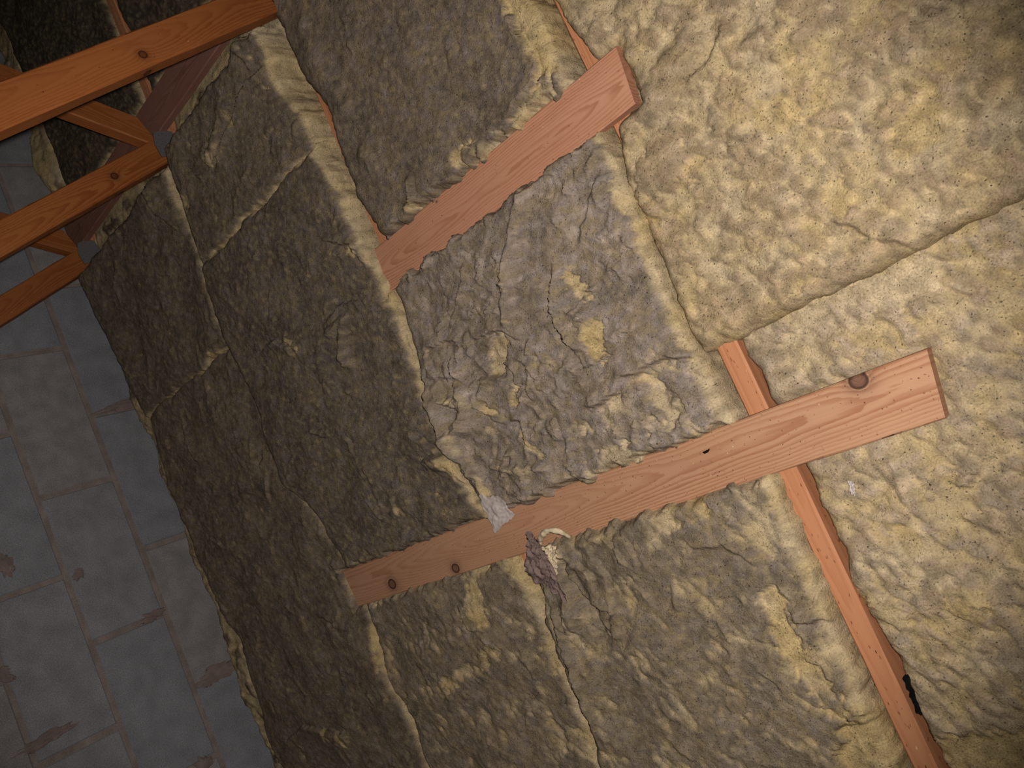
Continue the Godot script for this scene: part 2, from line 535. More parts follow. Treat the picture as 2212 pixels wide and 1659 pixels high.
func batt(called: String, s: Dictionary) -> MeshInstance3D:
	var x0: float = s.x0
	var x1: float = s.x1
	var far: PackedVector2Array = s.far
	var near: PackedVector2Array = s.near
	var res: float = s.res
	var base: float = s.y
	var lump: float = s.lump
	var crease: float = s.crease
	var cover: float = s.cover
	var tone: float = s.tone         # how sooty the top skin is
	var grey: float = s.grey         # grey to brown bias of the dust
	var rag: float = s.rag
	var roll: float = s.roll
	var rollw: float = s.rollw
	var tilt: float = s.tilt         # rise per metre towards +x
	var depth := absf(along(near, (x0 + x1) * 0.5) - along(far, (x0 + x1) * 0.5))
	var nx := int((x1 - x0) / res)
	var nz := int(depth / res)
	var w := nx + 1
	var h := nz + 1
	var X := PackedFloat32Array()
	var Z := PackedFloat32Array()
	var H := PackedFloat32Array()
	var M := PackedFloat32Array()
	var T := PackedFloat32Array()
	var E := PackedFloat32Array()
	X.resize(w * h); Z.resize(w * h); H.resize(w * h); M.resize(w * h); T.resize(w * h); E.resize(w * h)
	var sd: float = s.sd
	for j in h:
		var v := float(j) / nz
		var zg := lerpf(far[0].y, near[0].y, v)
		var wx0 := rag * n_rag.get_noise_2d(zg + sd, 3.3) * 1.2
		var wx1 := rag * n_rag.get_noise_2d(zg + sd, 9.3) * 1.2
		for i in w:
			var u := float(i) / nx
			var x := lerpf(x0 + wx0, x1 + wx1, u)
			var zf := along(far, x) + rag * n_rag.get_noise_2d(x, 20.0 + sd)
			var zn := along(near, x) + rag * n_rag.get_noise_2d(x, 31.0 + sd)
			var z := lerpf(zf, zn, v)
			var k := j * w + i
			var rim := minf(minf(u, 1.0 - u) * (x1 - x0), minf(v, 1.0 - v) * (zn - zf))
			if rim < 0.05:      # small frays along the rim
				var fr := 0.35 * rag * (1.0 - rim / 0.05)
				x += fr * n_edge.get_noise_2d(x * 1.4, z * 1.4 + sd)
				z += fr * n_edge.get_noise_2d(z * 1.4, x * 1.4 + sd)
			X[k] = x
			Z[k] = z
			var D := zn - zf
			var e := minf(minf(u, 1.0 - u) * (x1 - x0), minf(v, 1.0 - v) * D)
			E[k] = e
			var q := x * 0.55 + z * 0.3    # felt lies in streaks along the cut
			var low := n_low.get_noise_2d(x + sd, z)
			var mid := n_mid.get_noise_2d(x * 0.8 + z * 0.25 + sd, z * 1.1 - x * 0.2)
			var cr := n_crease.get_noise_2d(x + sd * 0.7, z)
			var mod := clampf(0.5 + 1.2 * n_tint.get_noise_2d(x + 40.0 + sd, z), 0.0, 1.0)
			var sk := n_skin.get_noise_2d(x + q * 0.3 + sd, z * 1.2)
			var hh: float = base + tilt * (x - x0) + lump * low * 1.2 + lump * s.midk * mid * mod + crease * (absf(cr) * cr) * mod
			hh += 0.0010 * n_fine.get_noise_2d(x, z + sd)
			var en := minf((1.0 - v) * D, minf(u, 1.0 - u) * (x1 - x0))
			var retreat := clampf(1.0 - en / (s.lip * (1.0 + 0.9 * sk)), 0.0, 1.0)
			M[k] = cover + sk * 1.05 + s.mott * n_mid.get_noise_2d(x * 2.0 + z, z * 2.4 + sd) - 1.5 * retreat
			H[k] = hh
			T[k] = 0.0
	# folds, tears and patches laid over this piece
	for st in strokes:
		if st.on != s.key:
			continue
		var pts: PackedVector2Array = st.pts
		var wd: float = st.w
		var lo := pts[0]
		var hi := pts[0]
		for p in pts:
			lo = lo.min(p)
			hi = hi.max(p)
		lo -= Vector2.ONE * wd * 3.0
		hi += Vector2.ONE * wd * 3.0
		var i0 := clampi(int((lo.x - x0) / (x1 - x0) * nx) - 8, 0, nx)
		var i1 := clampi(int((hi.x - x0) / (x1 - x0) * nx) + 8, 0, nx)
		for i in range(i0, i1 + 1):
			for j in h:
				var k := j * w + i
				var z := Z[k]
				if z < lo.y or z > hi.y:
					continue
				var p := Vector2(X[k] + 0.006 * n_edge.get_noise_2d(X[k] * 1.5, z * 1.5), z + 0.006 * n_edge.get_noise_2d(z * 1.5, X[k] * 1.5 + 7.0))
				var best := 1e9
				var side := 1.0
				var f := 0.0
				for m in range(1, pts.size()):
					var a := pts[m - 1]
					var ab := pts[m] - a
					var t := clampf((p - a).dot(ab) / ab.length_squared(), 0.0, 1.0)
					var dv := p - a - ab * t
					var d2 := dv.length_squared()
					if d2 < best:
						best = d2
						side = signf(ab.cross(p - a))
						f = (m - 1 + t) / (pts.size() - 1)
				var d := sqrt(best)
				if d > wd * 3.0:
					continue
				var fade := smoothstep(0.0, 0.18, f) * smoothstep(1.0, 0.82, f) if st.kind == 1 else 1.0
				if st.kind == 0:      # rounded ridge or groove
					var g := exp(-(d * d) / (wd * wd))
					H[k] += st.h * g
					M[k] += st.skin * smoothstep(0.15, 0.6, g)
					T[k] = lerpf(T[k], st.tint, smoothstep(0.2, 0.6, g))
				elif st.kind == 1:    # tear: one side stands up with a sharp lip
					var sdist := d * side
					var up := smoothstep(-0.0045, 0.0045, sdist)
					var g := exp(-d / wd)
					H[k] += fade * st.h * (up * g - (1.0 - up) * 0.55 * exp(-d / (wd * 0.35)))
					M[k] += st.skin * smoothstep(0.3, 0.7, g) * fade * up
				else:                 # patch
					var g := smoothstep(wd, wd * 0.75, d + 0.012 * n_edge.get_noise_2d(X[k] * 2.0 + 5.0, z * 2.0))
					H[k] += st.h * g
					M[k] += st.skin * g
					T[k] = lerpf(T[k], st.tint, g)
	# boards press the wool down; its torn edge rides up on them
	for b in boards:
		for k in w * h:
			var p := Vector2(X[k], Z[k]) - Vector2(b.at.x, b.at.y)
			var al: float = p.dot(b.dir)
			if al < -0.06 or al > b.length + 0.06:
				continue
			var ac: float = p.dot(Vector2(-b.dir.y, b.dir.x))
			if absf(ac) > b.half + 0.06:
				continue
			var nz2: float = s.over * (n_mid.get_noise_2d(X[k] * 1.1 + 3.0, Z[k] * 1.1) + 0.5 * n_edge.get_noise_2d(X[k] * 1.7, Z[k] * 1.7))
			var d: float = maxf(absf(ac) - b.half, maxf(-al, al - b.length)) + nz2 + s.lap
			var g := smoothstep(-0.012, 0.014, d)
			H[k] = lerpf(minf(H[k], -0.012), H[k], g)
			M[k] -= 1.4 * smoothstep(0.018, 0.002, d) * s.boardlip
	# rounded shoulders, torn skin step, then the sides
	for k in w * h:
		var m := smoothstep(-s.soft, s.soft, M[k])
		M[k] = m
		H[k] += 0.005 * m
		var e := E[k]
		if e < rollw:
			var t := 1.0 - e / rollw
			H[k] -= roll * t * t
	var K := 8
	var W := w + 2 * K
	var HH := h + 2 * K
	var P := PackedVector3Array()
	var C := PackedColorArray()
	P.resize(W * HH)
	C.resize(W * HH)
	var bottom := -0.092
	for J in HH:
		var j := clampi(J - K, 0, nz)
		var tj := clampf(float(mini(J, HH - 1 - J)) / K, 0.0, 1.0)
		for I in W:
			var i := clampi(I - K, 0, nx)
			var ti := clampf(float(mini(I, W - 1 - I)) / K, 0.0, 1.0)
			var k := j * w + i
			var t := minf(ti, tj)
			var x := X[k]
			var z := Z[k]
			var y := H[k]
			var m := M[k]
			if t < 1.0:
				y = lerpf(bottom, H[k], t)
				var o := 0.006 * n_mid.get_noise_3d(x * 1.4, y * 2.2, z * 1.4) - 0.003
				if ti < 1.0:
					x += o if I < K else -o
				if tj < 1.0:
					z += o if J < K else -o
				m = M[k] * clampf((t - 0.6) * 2.0, 0.0, 1.0) * 0.5
			P[J * W + I] = Vector3(x, y, z)
			var nt := n_tint.get_noise_2d(x * 1.6 + 12.0, z * 1.6)
			var ns := n_skin.get_noise_2d(x * 2.2 + 90.0, z * 2.2 + y * 4.0)
			var nf := n_mid.get_noise_2d(x * 2.6, z * 2.6 + y * 5.0)
			var yl: float = clampf(0.42 + 0.9 * nt + T[k], 0.0, 1.0)
			var pr := lerpf(s.pale[0].r, s.pale[1].r, yl)
			var pg := lerpf(s.pale[0].g, s.pale[1].g, yl)
			var pb := lerpf(s.pale[0].b, s.pale[1].b, yl)
			var pv := 0.98 + 0.32 * nf
			var gq := clampf(grey + 1.1 * ns, 0.0, 1.0)
			var ng := n_fine.get_noise_2d(x * 0.8 + 30.0, z * 0.8 + y)
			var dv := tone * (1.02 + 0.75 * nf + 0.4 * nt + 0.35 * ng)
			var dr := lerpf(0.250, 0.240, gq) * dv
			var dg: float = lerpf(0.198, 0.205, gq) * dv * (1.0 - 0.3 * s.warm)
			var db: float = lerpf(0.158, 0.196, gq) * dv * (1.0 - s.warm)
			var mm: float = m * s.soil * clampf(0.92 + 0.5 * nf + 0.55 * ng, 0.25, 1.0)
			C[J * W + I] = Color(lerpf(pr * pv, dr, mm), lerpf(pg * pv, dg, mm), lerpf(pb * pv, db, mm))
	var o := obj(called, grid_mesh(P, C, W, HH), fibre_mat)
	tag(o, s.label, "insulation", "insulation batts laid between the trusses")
	return o

func build_wool():
	var cream := [Color(0.55, 0.45, 0.315), Color(0.55, 0.425, 0.23)]    # clean fibre: cream to straw yellow
	strokes = [
		{"on": "A2", "kind": 0, "w": 0.0120, "h": 0.0220, "skin": -0.25, "tint": 0.00, "pts": PackedVector2Array([Vector2(0.440, -0.801), Vector2(0.381, -0.858), Vector2(0.330, -0.903), Vector2(0.267, -0.944)])},
		{"on": "A2", "kind": 1, "w": 0.0120, "h": 0.0080, "skin": 0.00, "tint": 0.00, "pts": PackedVector2Array([Vector2(0.280, -0.952), Vector2(0.341, -0.906), Vector2(0.412, -0.848)])},
		{"on": "A2", "kind": 1, "w": 0.0220, "h": 0.0300, "skin": 0.20, "tint": 0.00, "pts": PackedVector2Array([Vector2(0.142, -0.837), Vector2(0.184, -0.841), Vector2(0.226, -0.845), Vector2(0.259, -0.831), Vector2(0.313, -0.806)])},
		{"on": "A2", "kind": 2, "w": 0.0120, "h": 0.0000, "skin": -1.20, "tint": 0.30, "pts": PackedVector2Array([Vector2(0.274, -0.789), Vector2(0.232, -0.775)])},
		{"on": "A2", "kind": 2, "w": 0.0220, "h": 0.0000, "skin": -1.60, "tint": 0.40, "pts": PackedVector2Array([Vector2(0.178, -0.789), Vector2(0.138, -0.796)])},
		{"on": "A2", "kind": 1, "w": 0.0100, "h": 0.0100, "skin": 0.40, "tint": 0.00, "pts": PackedVector2Array([Vector2(0.121, -0.807), Vector2(0.126, -0.833), Vector2(0.147, -0.836)])},
		{"on": "A2", "kind": 0, "w": 0.0160, "h": 0.0100, "skin": 0.60, "tint": 0.00, "pts": PackedVector2Array([Vector2(0.213, -0.808), Vector2(0.197, -0.793)])},
		{"on": "A2", "kind": 1, "w": 0.0140, "h": 0.0120, "skin": 0.30, "tint": 0.00, "pts": PackedVector2Array([Vector2(0.217, -0.933), Vector2(0.254, -0.968), Vector2(0.265, -1.007), Vector2(0.275, -1.069)])},
		{"on": "A2", "kind": 2, "w": 0.0240, "h": -0.0060, "skin": -1.00, "tint": 0.10, "pts": PackedVector2Array([Vector2(0.237, -0.992), Vector2(0.205, -1.017)])},
		{"on": "A2", "kind": 2, "w": 0.0100, "h": -0.0040, "skin": -1.20, "tint": 0.10, "pts": PackedVector2Array([Vector2(0.151, -1.000), Vector2(0.129, -1.017)])},
		{"on": "A2", "kind": 2, "w": 0.0120, "h": -0.0020, "skin": -0.80, "tint": 0.10, "pts": PackedVector2Array([Vector2(0.126, -1.058), Vector2(0.140, -1.083)])},
		{"on": "A2", "kind": 1, "w": 0.0120, "h": 0.0100, "skin": 0.60, "tint": 0.00, "pts": PackedVector2Array([Vector2(0.199, -1.110), Vector2(0.199, -1.061), Vector2(0.173, -0.997)])},
		{"on": "A2", "kind": 1, "w": 0.0120, "h": 0.0140, "skin": 0.20, "tint": 0.00, "pts": PackedVector2Array([Vector2(0.096, -1.050), Vector2(0.115, -1.079), Vector2(0.153, -1.103), Vector2(0.187, -1.103)])},
		{"on": "A2", "kind": 1, "w": 0.0120, "h": 0.0100, "skin": 0.00, "tint": 0.00, "pts": PackedVector2Array([Vector2(0.039, -1.026), Vector2(0.068, -1.028), Vector2(0.095, -1.025), Vector2(0.101, -1.047)])},
		{"on": "A2", "kind": 0, "w": 0.0080, "h": 0.0040, "skin": -1.40, "tint": 0.30, "pts": PackedVector2Array([Vector2(0.068, -1.028), Vector2(0.043, -1.024), Vector2(0.017, -1.002)])},
		{"on": "A2", "kind": 1, "w": 0.0180, "h": 0.0120, "skin": 0.20, "tint": 0.00, "pts": PackedVector2Array([Vector2(0.205, -1.135), Vector2(0.220, -1.125), Vector2(0.264, -1.112)])},
		{"on": "A2", "kind": 0, "w": 0.0140, "h": 0.0200, "skin": 0.30, "tint": 0.00, "pts": PackedVector2Array([Vector2(0.220, -1.200), Vector2(0.168, -1.196), Vector2(0.128, -1.198)])},
		{"on": "A2", "kind": 0, "w": 0.0130, "h": 0.0320, "skin": -0.50, "tint": -0.80, "pts": PackedVector2Array([Vector2(0.190, -1.123), Vector2(0.157, -1.115), Vector2(0.132, -1.152), Vector2(0.116, -1.191), Vector2(0.081, -1.191)])},
		{"on": "A2", "kind": 1, "w": 0.0300, "h": 0.0220, "skin": 0.10, "tint": 0.00, "pts": PackedVector2Array([Vector2(0.068, -1.199), Vector2(0.112, -1.209), Vector2(0.141, -1.205), Vector2(0.183, -1.209), Vector2(0.241, -1.202), Vector2(0.302, -1.201)])},
		{"on": "A2", "kind": 1, "w": 0.0200, "h": 0.0100, "skin": 0.20, "tint": 0.00, "pts": PackedVector2Array([Vector2(0.279, -1.067), Vector2(0.300, -1.126), Vector2(0.308, -1.190)])},
		{"on": "A2", "kind": 0, "w": 0.0070, "h": 0.0080, "skin": -0.50, "tint": 0.00, "pts": PackedVector2Array([Vector2(0.037, -1.133), Vector2(0.012, -1.081), Vector2(-0.007, -1.004)])},
		{"on": "A2", "kind": 1, "w": 0.0100, "h": 0.0080, "skin": 0.00, "tint": 0.00, "pts": PackedVector2Array([Vector2(0.041, -1.117), Vector2(0.017, -1.065), Vector2(-0.000, -1.000)])},
		{"on": "A2", "kind": 0, "w": 0.0120, "h": 0.0220, "skin": -0.70, "tint": 0.00, "pts": PackedVector2Array([Vector2(0.056, -1.192), Vector2(0.032, -1.178), Vector2(-0.003, -1.178)])},
		{"on": "A2", "kind": 1, "w": 0.0160, "h": 0.0120, "skin": 0.80, "tint": 0.00, "pts": PackedVector2Array([Vector2(0.035, -0.566), Vector2(0.063, -0.650), Vector2(0.078, -0.679), Vector2(0.079, -0.716), Vector2(0.076, -0.738), Vector2(0.083, -0.769), Vector2(0.061, -0.796), Vector2(0.059, -0.829), Vector2(0.061, -0.861), Vector2(0.073, -0.893)])},
		{"on": "A2", "kind": 2, "w": 0.0500, "h": -0.0040, "skin": -0.40, "tint": -0.90, "pts": PackedVector2Array([Vector2(0.043, -0.707), Vector2(-0.005, -0.668), Vector2(-0.028, -0.628)])},
		{"on": "A2", "kind": 2, "w": 0.0450, "h": -0.0040, "skin": -0.50, "tint": -0.80, "pts": PackedVector2Array([Vector2(0.023, -0.807), Vector2(0.015, -0.854), Vector2(0.012, -0.733)])},
		{"on": "A2", "kind": 2, "w": 0.0120, "h": 0.0000, "skin": -1.00, "tint": 0.00, "pts": PackedVector2Array([Vector2(0.059, -0.727), Vector2(0.065, -0.753)])},
		{"on": "A2", "kind": 2, "w": 0.0200, "h": 0.0000, "skin": -0.70, "tint": -0.80, "pts": PackedVector2Array([Vector2(-0.033, -0.891), Vector2(-0.037, -0.779), Vector2(-0.040, -0.952)])},
		{"on": "A2", "kind": 1, "w": 0.0140, "h": 0.0120, "skin": 0.20, "tint": 0.00, "pts": PackedVector2Array([Vector2(0.074, -0.944), Vector2(0.052, -0.945), Vector2(0.028, -0.942)])},
		{"on": "A2", "kind": 1, "w": 0.0200, "h": 0.0080, "skin": 0.00, "tint": 0.00, "pts": PackedVector2Array([Vector2(0.311, -1.105), Vector2(0.359, -1.038), Vector2(0.410, -0.985)])},
		{"on": "A2", "kind": 1, "w": 0.0300, "h": 0.0080, "skin": 0.00, "tint": 0.00, "pts": PackedVector2Array([Vector2(0.307, -0.754), Vector2(0.355, -0.700), Vector2(0.403, -0.638)])},
		{"on": "A2", "kind": 1, "w": 0.0200, "h": 0.0060, "skin": -0.20, "tint": 0.00, "pts": PackedVector2Array([Vector2(0.419, -0.796), Vector2(0.372, -0.842)])},
		{"on": "A2", "kind": 2, "w": 0.0150, "h": 0.0000, "skin": -0.80, "tint": 0.20, "pts": PackedVector2Array([Vector2(0.352, -0.636), Vector2(0.318, -0.635)])},
		{"on": "A2", "kind": 2, "w": 0.0100, "h": 0.0000, "skin": -1.30, "tint": 0.40, "pts": PackedVector2Array([Vector2(0.222, -1.230), Vector2(0.184, -1.239)])},
		{"on": "B2", "kind": 1, "w": 0.0160, "h": 0.0120, "skin": 0.20, "tint": 0.00, "pts": PackedVector2Array([Vector2(0.528, -1.702), Vector2(0.528, -1.631), Vector2(0.497, -1.588), Vector2(0.453, -1.555)])},
		{"on": "B2", "kind": 0, "w": 0.0090, "h": 0.0120, "skin": -0.90, "tint": 0.00, "pts": PackedVector2Array([Vector2(0.506, -1.581), Vector2(0.471, -1.546)])},
		{"on": "B2", "kind": 1, "w": 0.0160, "h": 0.0120, "skin": -0.10, "tint": 0.00, "pts": PackedVector2Array([Vector2(0.475, -1.421), Vector2(0.494, -1.365), Vector2(0.476, -1.304), Vector2(0.447, -1.288)])},
		{"on": "B2", "kind": 0, "w": 0.0110, "h": 0.0140, "skin": -0.50, "tint": 0.00, "pts": PackedVector2Array([Vector2(0.453, -1.423), Vector2(0.459, -1.361), Vector2(0.394, -1.416), Vector2(0.368, -1.407)])},
		{"on": "B2", "kind": 1, "w": 0.0100, "h": 0.0120, "skin": 0.00, "tint": 0.00, "pts": PackedVector2Array([Vector2(0.364, -1.397), Vector2(0.374, -1.421), Vector2(0.406, -1.418)])},
		{"on": "B2", "kind": 2, "w": 0.0120, "h": 0.0060, "skin": -0.70, "tint": 0.00, "pts": PackedVector2Array([Vector2(0.564, -1.251), Vector2(0.572, -1.258)])},
		{"on": "B2", "kind": 1, "w": 0.0200, "h": 0.0100, "skin": 0.20, "tint": 0.00, "pts": PackedVector2Array([Vector2(0.519, -1.238), Vector2(0.579, -1.250), Vector2(0.630, -1.325)])},
		{"on": "B2", "kind": 1, "w": 0.0140, "h": 0.0180, "skin": -0.10, "tint": 0.00, "pts": PackedVector2Array([Vector2(0.108, -1.320), Vector2(0.112, -1.285), Vector2(0.097, -1.240), Vector2(0.060, -1.204)])},
		{"on": "B2", "kind": 0, "w": 0.0140, "h": 0.0160, "skin": -0.60, "tint": 0.00, "pts": PackedVector2Array([Vector2(0.095, -1.280), Vector2(0.076, -1.239), Vector2(0.035, -1.220)])},
		{"on": "B2", "kind": 1, "w": 0.0200, "h": 0.0100, "skin": 0.00, "tint": 0.00, "pts": PackedVector2Array([Vector2(0.185, -1.328), Vector2(0.123, -1.271), Vector2(0.078, -1.230)])},
		{"on": "B2", "kind": 2, "w": 0.0250, "h": 0.0000, "skin": -0.60, "tint": 0.20, "pts": PackedVector2Array([Vector2(0.036, -1.359), Vector2(0.003, -1.300), Vector2(0.039, -1.441)])},
		{"on": "B2", "kind": 2, "w": 0.0400, "h": 0.0000, "skin": -0.25, "tint": 0.40, "pts": PackedVector2Array([Vector2(0.188, -1.562), Vector2(0.172, -1.656)])},
		{"on": "B2", "kind": 0, "w": 0.0350, "h": 0.0020, "skin": 1.30, "tint": 0.00, "pts": PackedVector2Array([Vector2(0.340, -1.169), Vector2(0.226, -1.189), Vector2(0.105, -1.190), Vector2(0.003, -1.182), Vector2(-0.064, -1.153)])},
		{"on": "A3", "kind": 1, "w": 0.0300, "h": 0.0160, "skin": 0.50, "tint": 0.00, "pts": PackedVector2Array([Vector2(-0.549, -1.168), Vector2(-0.476, -1.157), Vector2(-0.394, -1.153), Vector2(-0.330, -1.147), Vector2(-0.230, -1.133), Vector2(-0.175, -1.127)])},
		{"on": "A3", "kind": 0, "w": 0.0140, "h": 0.0180, "skin": 0.20, "tint": 0.00, "pts": PackedVector2Array([Vector2(-0.164, -1.095), Vector2(-0.232, -1.079), Vector2(-0.285, -1.091)])},
		{"on": "A3", "kind": 1, "w": 0.0180, "h": 0.0160, "skin": 0.30, "tint": 0.00, "pts": PackedVector2Array([Vector2(-0.296, -0.988), Vector2(-0.285, -0.998), Vector2(-0.257, -1.051), Vector2(-0.208, -1.065), Vector2(-0.157, -1.048)])},
		{"on": "A3", "kind": 0, "w": 0.0160, "h": -0.0160, "skin": 0.20, "tint": 0.00, "pts": PackedVector2Array([Vector2(-0.211, -1.054), Vector2(-0.285, -1.044), Vector2(-0.330, -1.045)])},
		{"on": "A3", "kind": 2, "w": 0.0160, "h": 0.0040, "skin": -0.60, "tint": -0.60, "pts": PackedVector2Array([Vector2(-0.276, -1.092), Vector2(-0.319, -1.104)])},
		{"on": "A3", "kind": 2, "w": 0.0140, "h": 0.0120, "skin": -1.60, "tint": -0.60, "pts": PackedVector2Array([Vector2(-0.161, -1.069), Vector2(-0.172, -1.081)])},
		{"on": "A3", "kind": 1, "w": 0.0250, "h": 0.0080, "skin": 0.00, "tint": 0.00, "pts": PackedVector2Array([Vector2(-0.135, -0.994), Vector2(-0.228, -0.978), Vector2(-0.331, -0.990)])},
		{"on": "A3", "kind": 2, "w": 0.0220, "h": -0.0030, "skin": -1.30, "tint": 0.50, "pts": PackedVector2Array([Vector2(-0.331, -0.693), Vector2(-0.383, -0.698), Vector2(-0.429, -0.696)])},
		{"on": "A3", "kind": 2, "w": 0.0220, "h": -0.0030, "skin": -0.90, "tint": 0.40, "pts": PackedVector2Array([Vector2(-0.445, -0.688), Vector2(-0.484, -0.676), Vector2(-0.514, -0.667)])},
		{"on": "A3", "kind": 2, "w": 0.0350, "h": -0.0120, "skin": -2.20, "tint": 0.90, "pts": PackedVector2Array([Vector2(-0.559, -0.652), Vector2(-0.557, -0.604), Vector2(-0.597, -0.619), Vector2(-0.593, -0.675)])},
		{"on": "A3", "kind": 1, "w": 0.0120, "h": 0.0100, "skin": 0.20, "tint": 0.00, "pts": PackedVector2Array([Vector2(-0.541, -0.586), Vector2(-0.541, -0.629), Vector2(-0.541, -0.680)])},
		{"on": "A3", "kind": 1, "w": 0.0140, "h": 0.0120, "skin": 0.20, "tint": 0.00, "pts": PackedVector2Array([Vector2(-0.393, -0.606), Vector2(-0.377, -0.632), Vector2(-0.374, -0.669), Vector2(-0.350, -0.674)])},
		{"on": "A3", "kind": 1, "w": 0.0200, "h": 0.0080, "skin": 0.20, "tint": 0.00, "pts": PackedVector2Array([Vector2(-0.279, -0.687), Vector2(-0.230, -0.731), Vector2(-0.220, -0.799)])},
		{"on": "A3", "kind": 2, "w": 0.0300, "h": 0.0000, "skin": -0.45, "tint": -0.30, "pts": PackedVector2Array([Vector2(-0.183, -0.672), Vector2(-0.218, -0.657), Vector2(-0.261, -0.637)])},
		{"on": "A3", "kind": 2, "w": 0.0200, "h": 0.0000, "skin": -0.70, "tint": 0.20, "pts": PackedVector2Array([Vector2(-0.166, -0.819), Vector2(-0.163, -0.741)])},
		{"on": "A3", "kind": 1, "w": 0.0140, "h": 0.0060, "skin": -0.30, "tint": 0.00, "pts": PackedVector2Array([Vector2(-0.539, -0.791), Vector2(-0.557, -0.759), Vector2(-0.553, -0.724)])},
		{"on": "A1", "kind": 2, "w": 0.0300, "h": -0.0040, "skin": -1.30, "tint": 0.30, "pts": PackedVector2Array([Vector2(0.724, -0.655), Vector2(0.664, -0.657), Vector2(0.607, -0.663)])},
		{"on": "A1", "kind": 1, "w": 0.0140, "h": 0.0100, "skin": 0.50, "tint": 0.00, "pts": PackedVector2Array([Vector2(0.748, -0.675), Vector2(0.693, -0.685), Vector2(0.618, -0.673), Vector2(0.588, -0.685), Vector2(0.575, -0.745), Vector2(0.546, -0.798)])},
		{"on": "A1", "kind": 2, "w": 0.0220, "h": -0.0030, "skin": -0.90, "tint": 0.00, "pts": PackedVector2Array([Vector2(0.567, -0.681), Vector2(0.543, -0.751), Vector2(0.550, -0.833)])},
		{"on": "A1", "kind": 0, "w": 0.0070, "h": 0.0100, "skin": -0.50, "tint": 0.00, "pts": PackedVector2Array([Vector2(0.601, -1.029), Vector2(0.567, -1.039), Vector2(0.560, -1.063)])},
		{"on": "A1", "kind": 1, "w": 0.0100, "h": 0.0120, "skin": 0.00, "tint": 0.00, "pts": PackedVector2Array([Vector2(0.612, -1.014), Vector2(0.566, -1.037), Vector2(0.550, -1.062)])},
		{"on": "A1", "kind": 2, "w": 0.0220, "h": 0.0000, "skin": -0.80, "tint": 0.10, "pts": PackedVector2Array([Vector2(0.566, -0.874), Vector2(0.568, -0.900)])},
		{"on": "A1", "kind": 0, "w": 0.0140, "h": 0.0100, "skin": -0.10, "tint": 0.00, "pts": PackedVector2Array([Vector2(0.713, -1.121), Vector2(0.688, -1.105)])},
		{"on": "A1", "kind": 0, "w": 0.0300, "h": 0.0100, "skin": -0.10, "tint": 0.00, "pts": PackedVector2Array([Vector2(1.010, -1.123), Vector2(0.919, -1.134), Vector2(0.821, -1.115)])},
		{"on": "B1", "kind": 1, "w": 0.0300, "h": 0.0140, "skin": -0.10, "tint": 0.00, "pts": PackedVector2Array([Vector2(0.935, -1.572), Vector2(0.981, -1.485), Vector2(0.993, -1.428), Vector2(1.022, -1.348), Vector2(1.015, -1.237)])},
		{"on": "B1", "kind": 2, "w": 0.0300, "h": 0.0000, "skin": -0.40, "tint": 0.00, "pts": PackedVector2Array([Vector2(1.008, -1.326), Vector2(1.028, -1.289), Vector2(0.959, -1.239)])},
		{"on": "B1", "kind": 2, "w": 0.0150, "h": 0.0060, "skin": -0.50, "tint": 0.00, "pts": PackedVector2Array([Vector2(1.001, -1.518), Vector2(0.970, -1.568)])},
		{"on": "B1", "kind": 2, "w": 0.0300, "h": 0.0000, "skin": -0.30, "tint": 0.20, "pts": PackedVector2Array([Vector2(0.776, -1.508), Vector2(0.791, -1.408)])},
		{"on": "B3", "kind": 2, "w": 0.0240, "h": 0.0040, "skin": -1.20, "tint": 0.60, "pts": PackedVector2Array([Vector2(-0.186, -1.342), Vector2(-0.236, -1.344), Vector2(-0.213, -1.359)])},
		{"on": "B3", "kind": 1, "w": 0.0120, "h": 0.0100, "skin": -0.20, "tint": 0.00, "pts": PackedVector2Array([Vector2(-0.268, -1.334), Vector2(-0.259, -1.388), Vector2(-0.230, -1.401), Vector2(-0.194, -1.402)])},
		{"on": "B3", "kind": 2, "w": 0.0300, "h": 0.0000, "skin": -0.60, "tint": 0.30, "pts": PackedVector2Array([Vector2(-0.144, -1.215), Vector2(-0.195, -1.164), Vector2(-0.253, -1.160)])},
		{"on": "B3", "kind": 2, "w": 0.0300, "h": 0.0000, "skin": -0.60, "tint": 0.20, "pts": PackedVector2Array([Vector2(-0.327, -1.164), Vector2(-0.356, -1.220)])},
		{"on": "B3", "kind": 2, "w": 0.0200, "h": 0.0000, "skin": -0.60, "tint": 0.40, "pts": PackedVector2Array([Vector2(-0.369, -1.562), Vector2(-0.316, -1.348)])},
		{"on": "B3", "kind": 2, "w": 0.0350, "h": 0.0000, "skin": -0.60, "tint": 0.30, "pts": PackedVector2Array([Vector2(-0.502, -1.278), Vector2(-0.526, -1.216)])},
		{"on": "C2", "kind": 2, "w": 0.0200, "h": 0.0060, "skin": -0.70, "tint": 0.50, "pts": PackedVector2Array([Vector2(-0.416, -2.080), Vector2(-0.436, -2.003)])},
		{"on": "C2", "kind": 1, "w": 0.0200, "h": 0.0100, "skin": 0.10, "tint": 0.00, "pts": PackedVector2Array([Vector2(-0.432, -2.343), Vector2(-0.381, -2.175), Vector2(-0.420, -2.037), Vector2(-0.417, -1.946)])},
		{"on": "C2", "kind": 2, "w": 0.0300, "h": 0.0000, "skin": -0.35, "tint": 0.30, "pts": PackedVector2Array([Vector2(0.118, -1.715), Vector2(0.040, -1.688), Vector2(-0.053, -1.692)])},
		{"on": "C2", "kind": 2, "w": 0.0180, "h": 0.0000, "skin": -0.70, "tint": 0.60, "pts": PackedVector2Array([Vector2(-0.196, -1.731), Vector2(-0.273, -1.764)])},
		{"on": "C2", "kind": 1, "w": 0.0160, "h": 0.0080, "skin": 0.10, "tint": 0.00, "pts": PackedVector2Array([Vector2(0.378, -2.178), Vector2(0.461, -2.216), Vector2(0.539, -2.195)])},
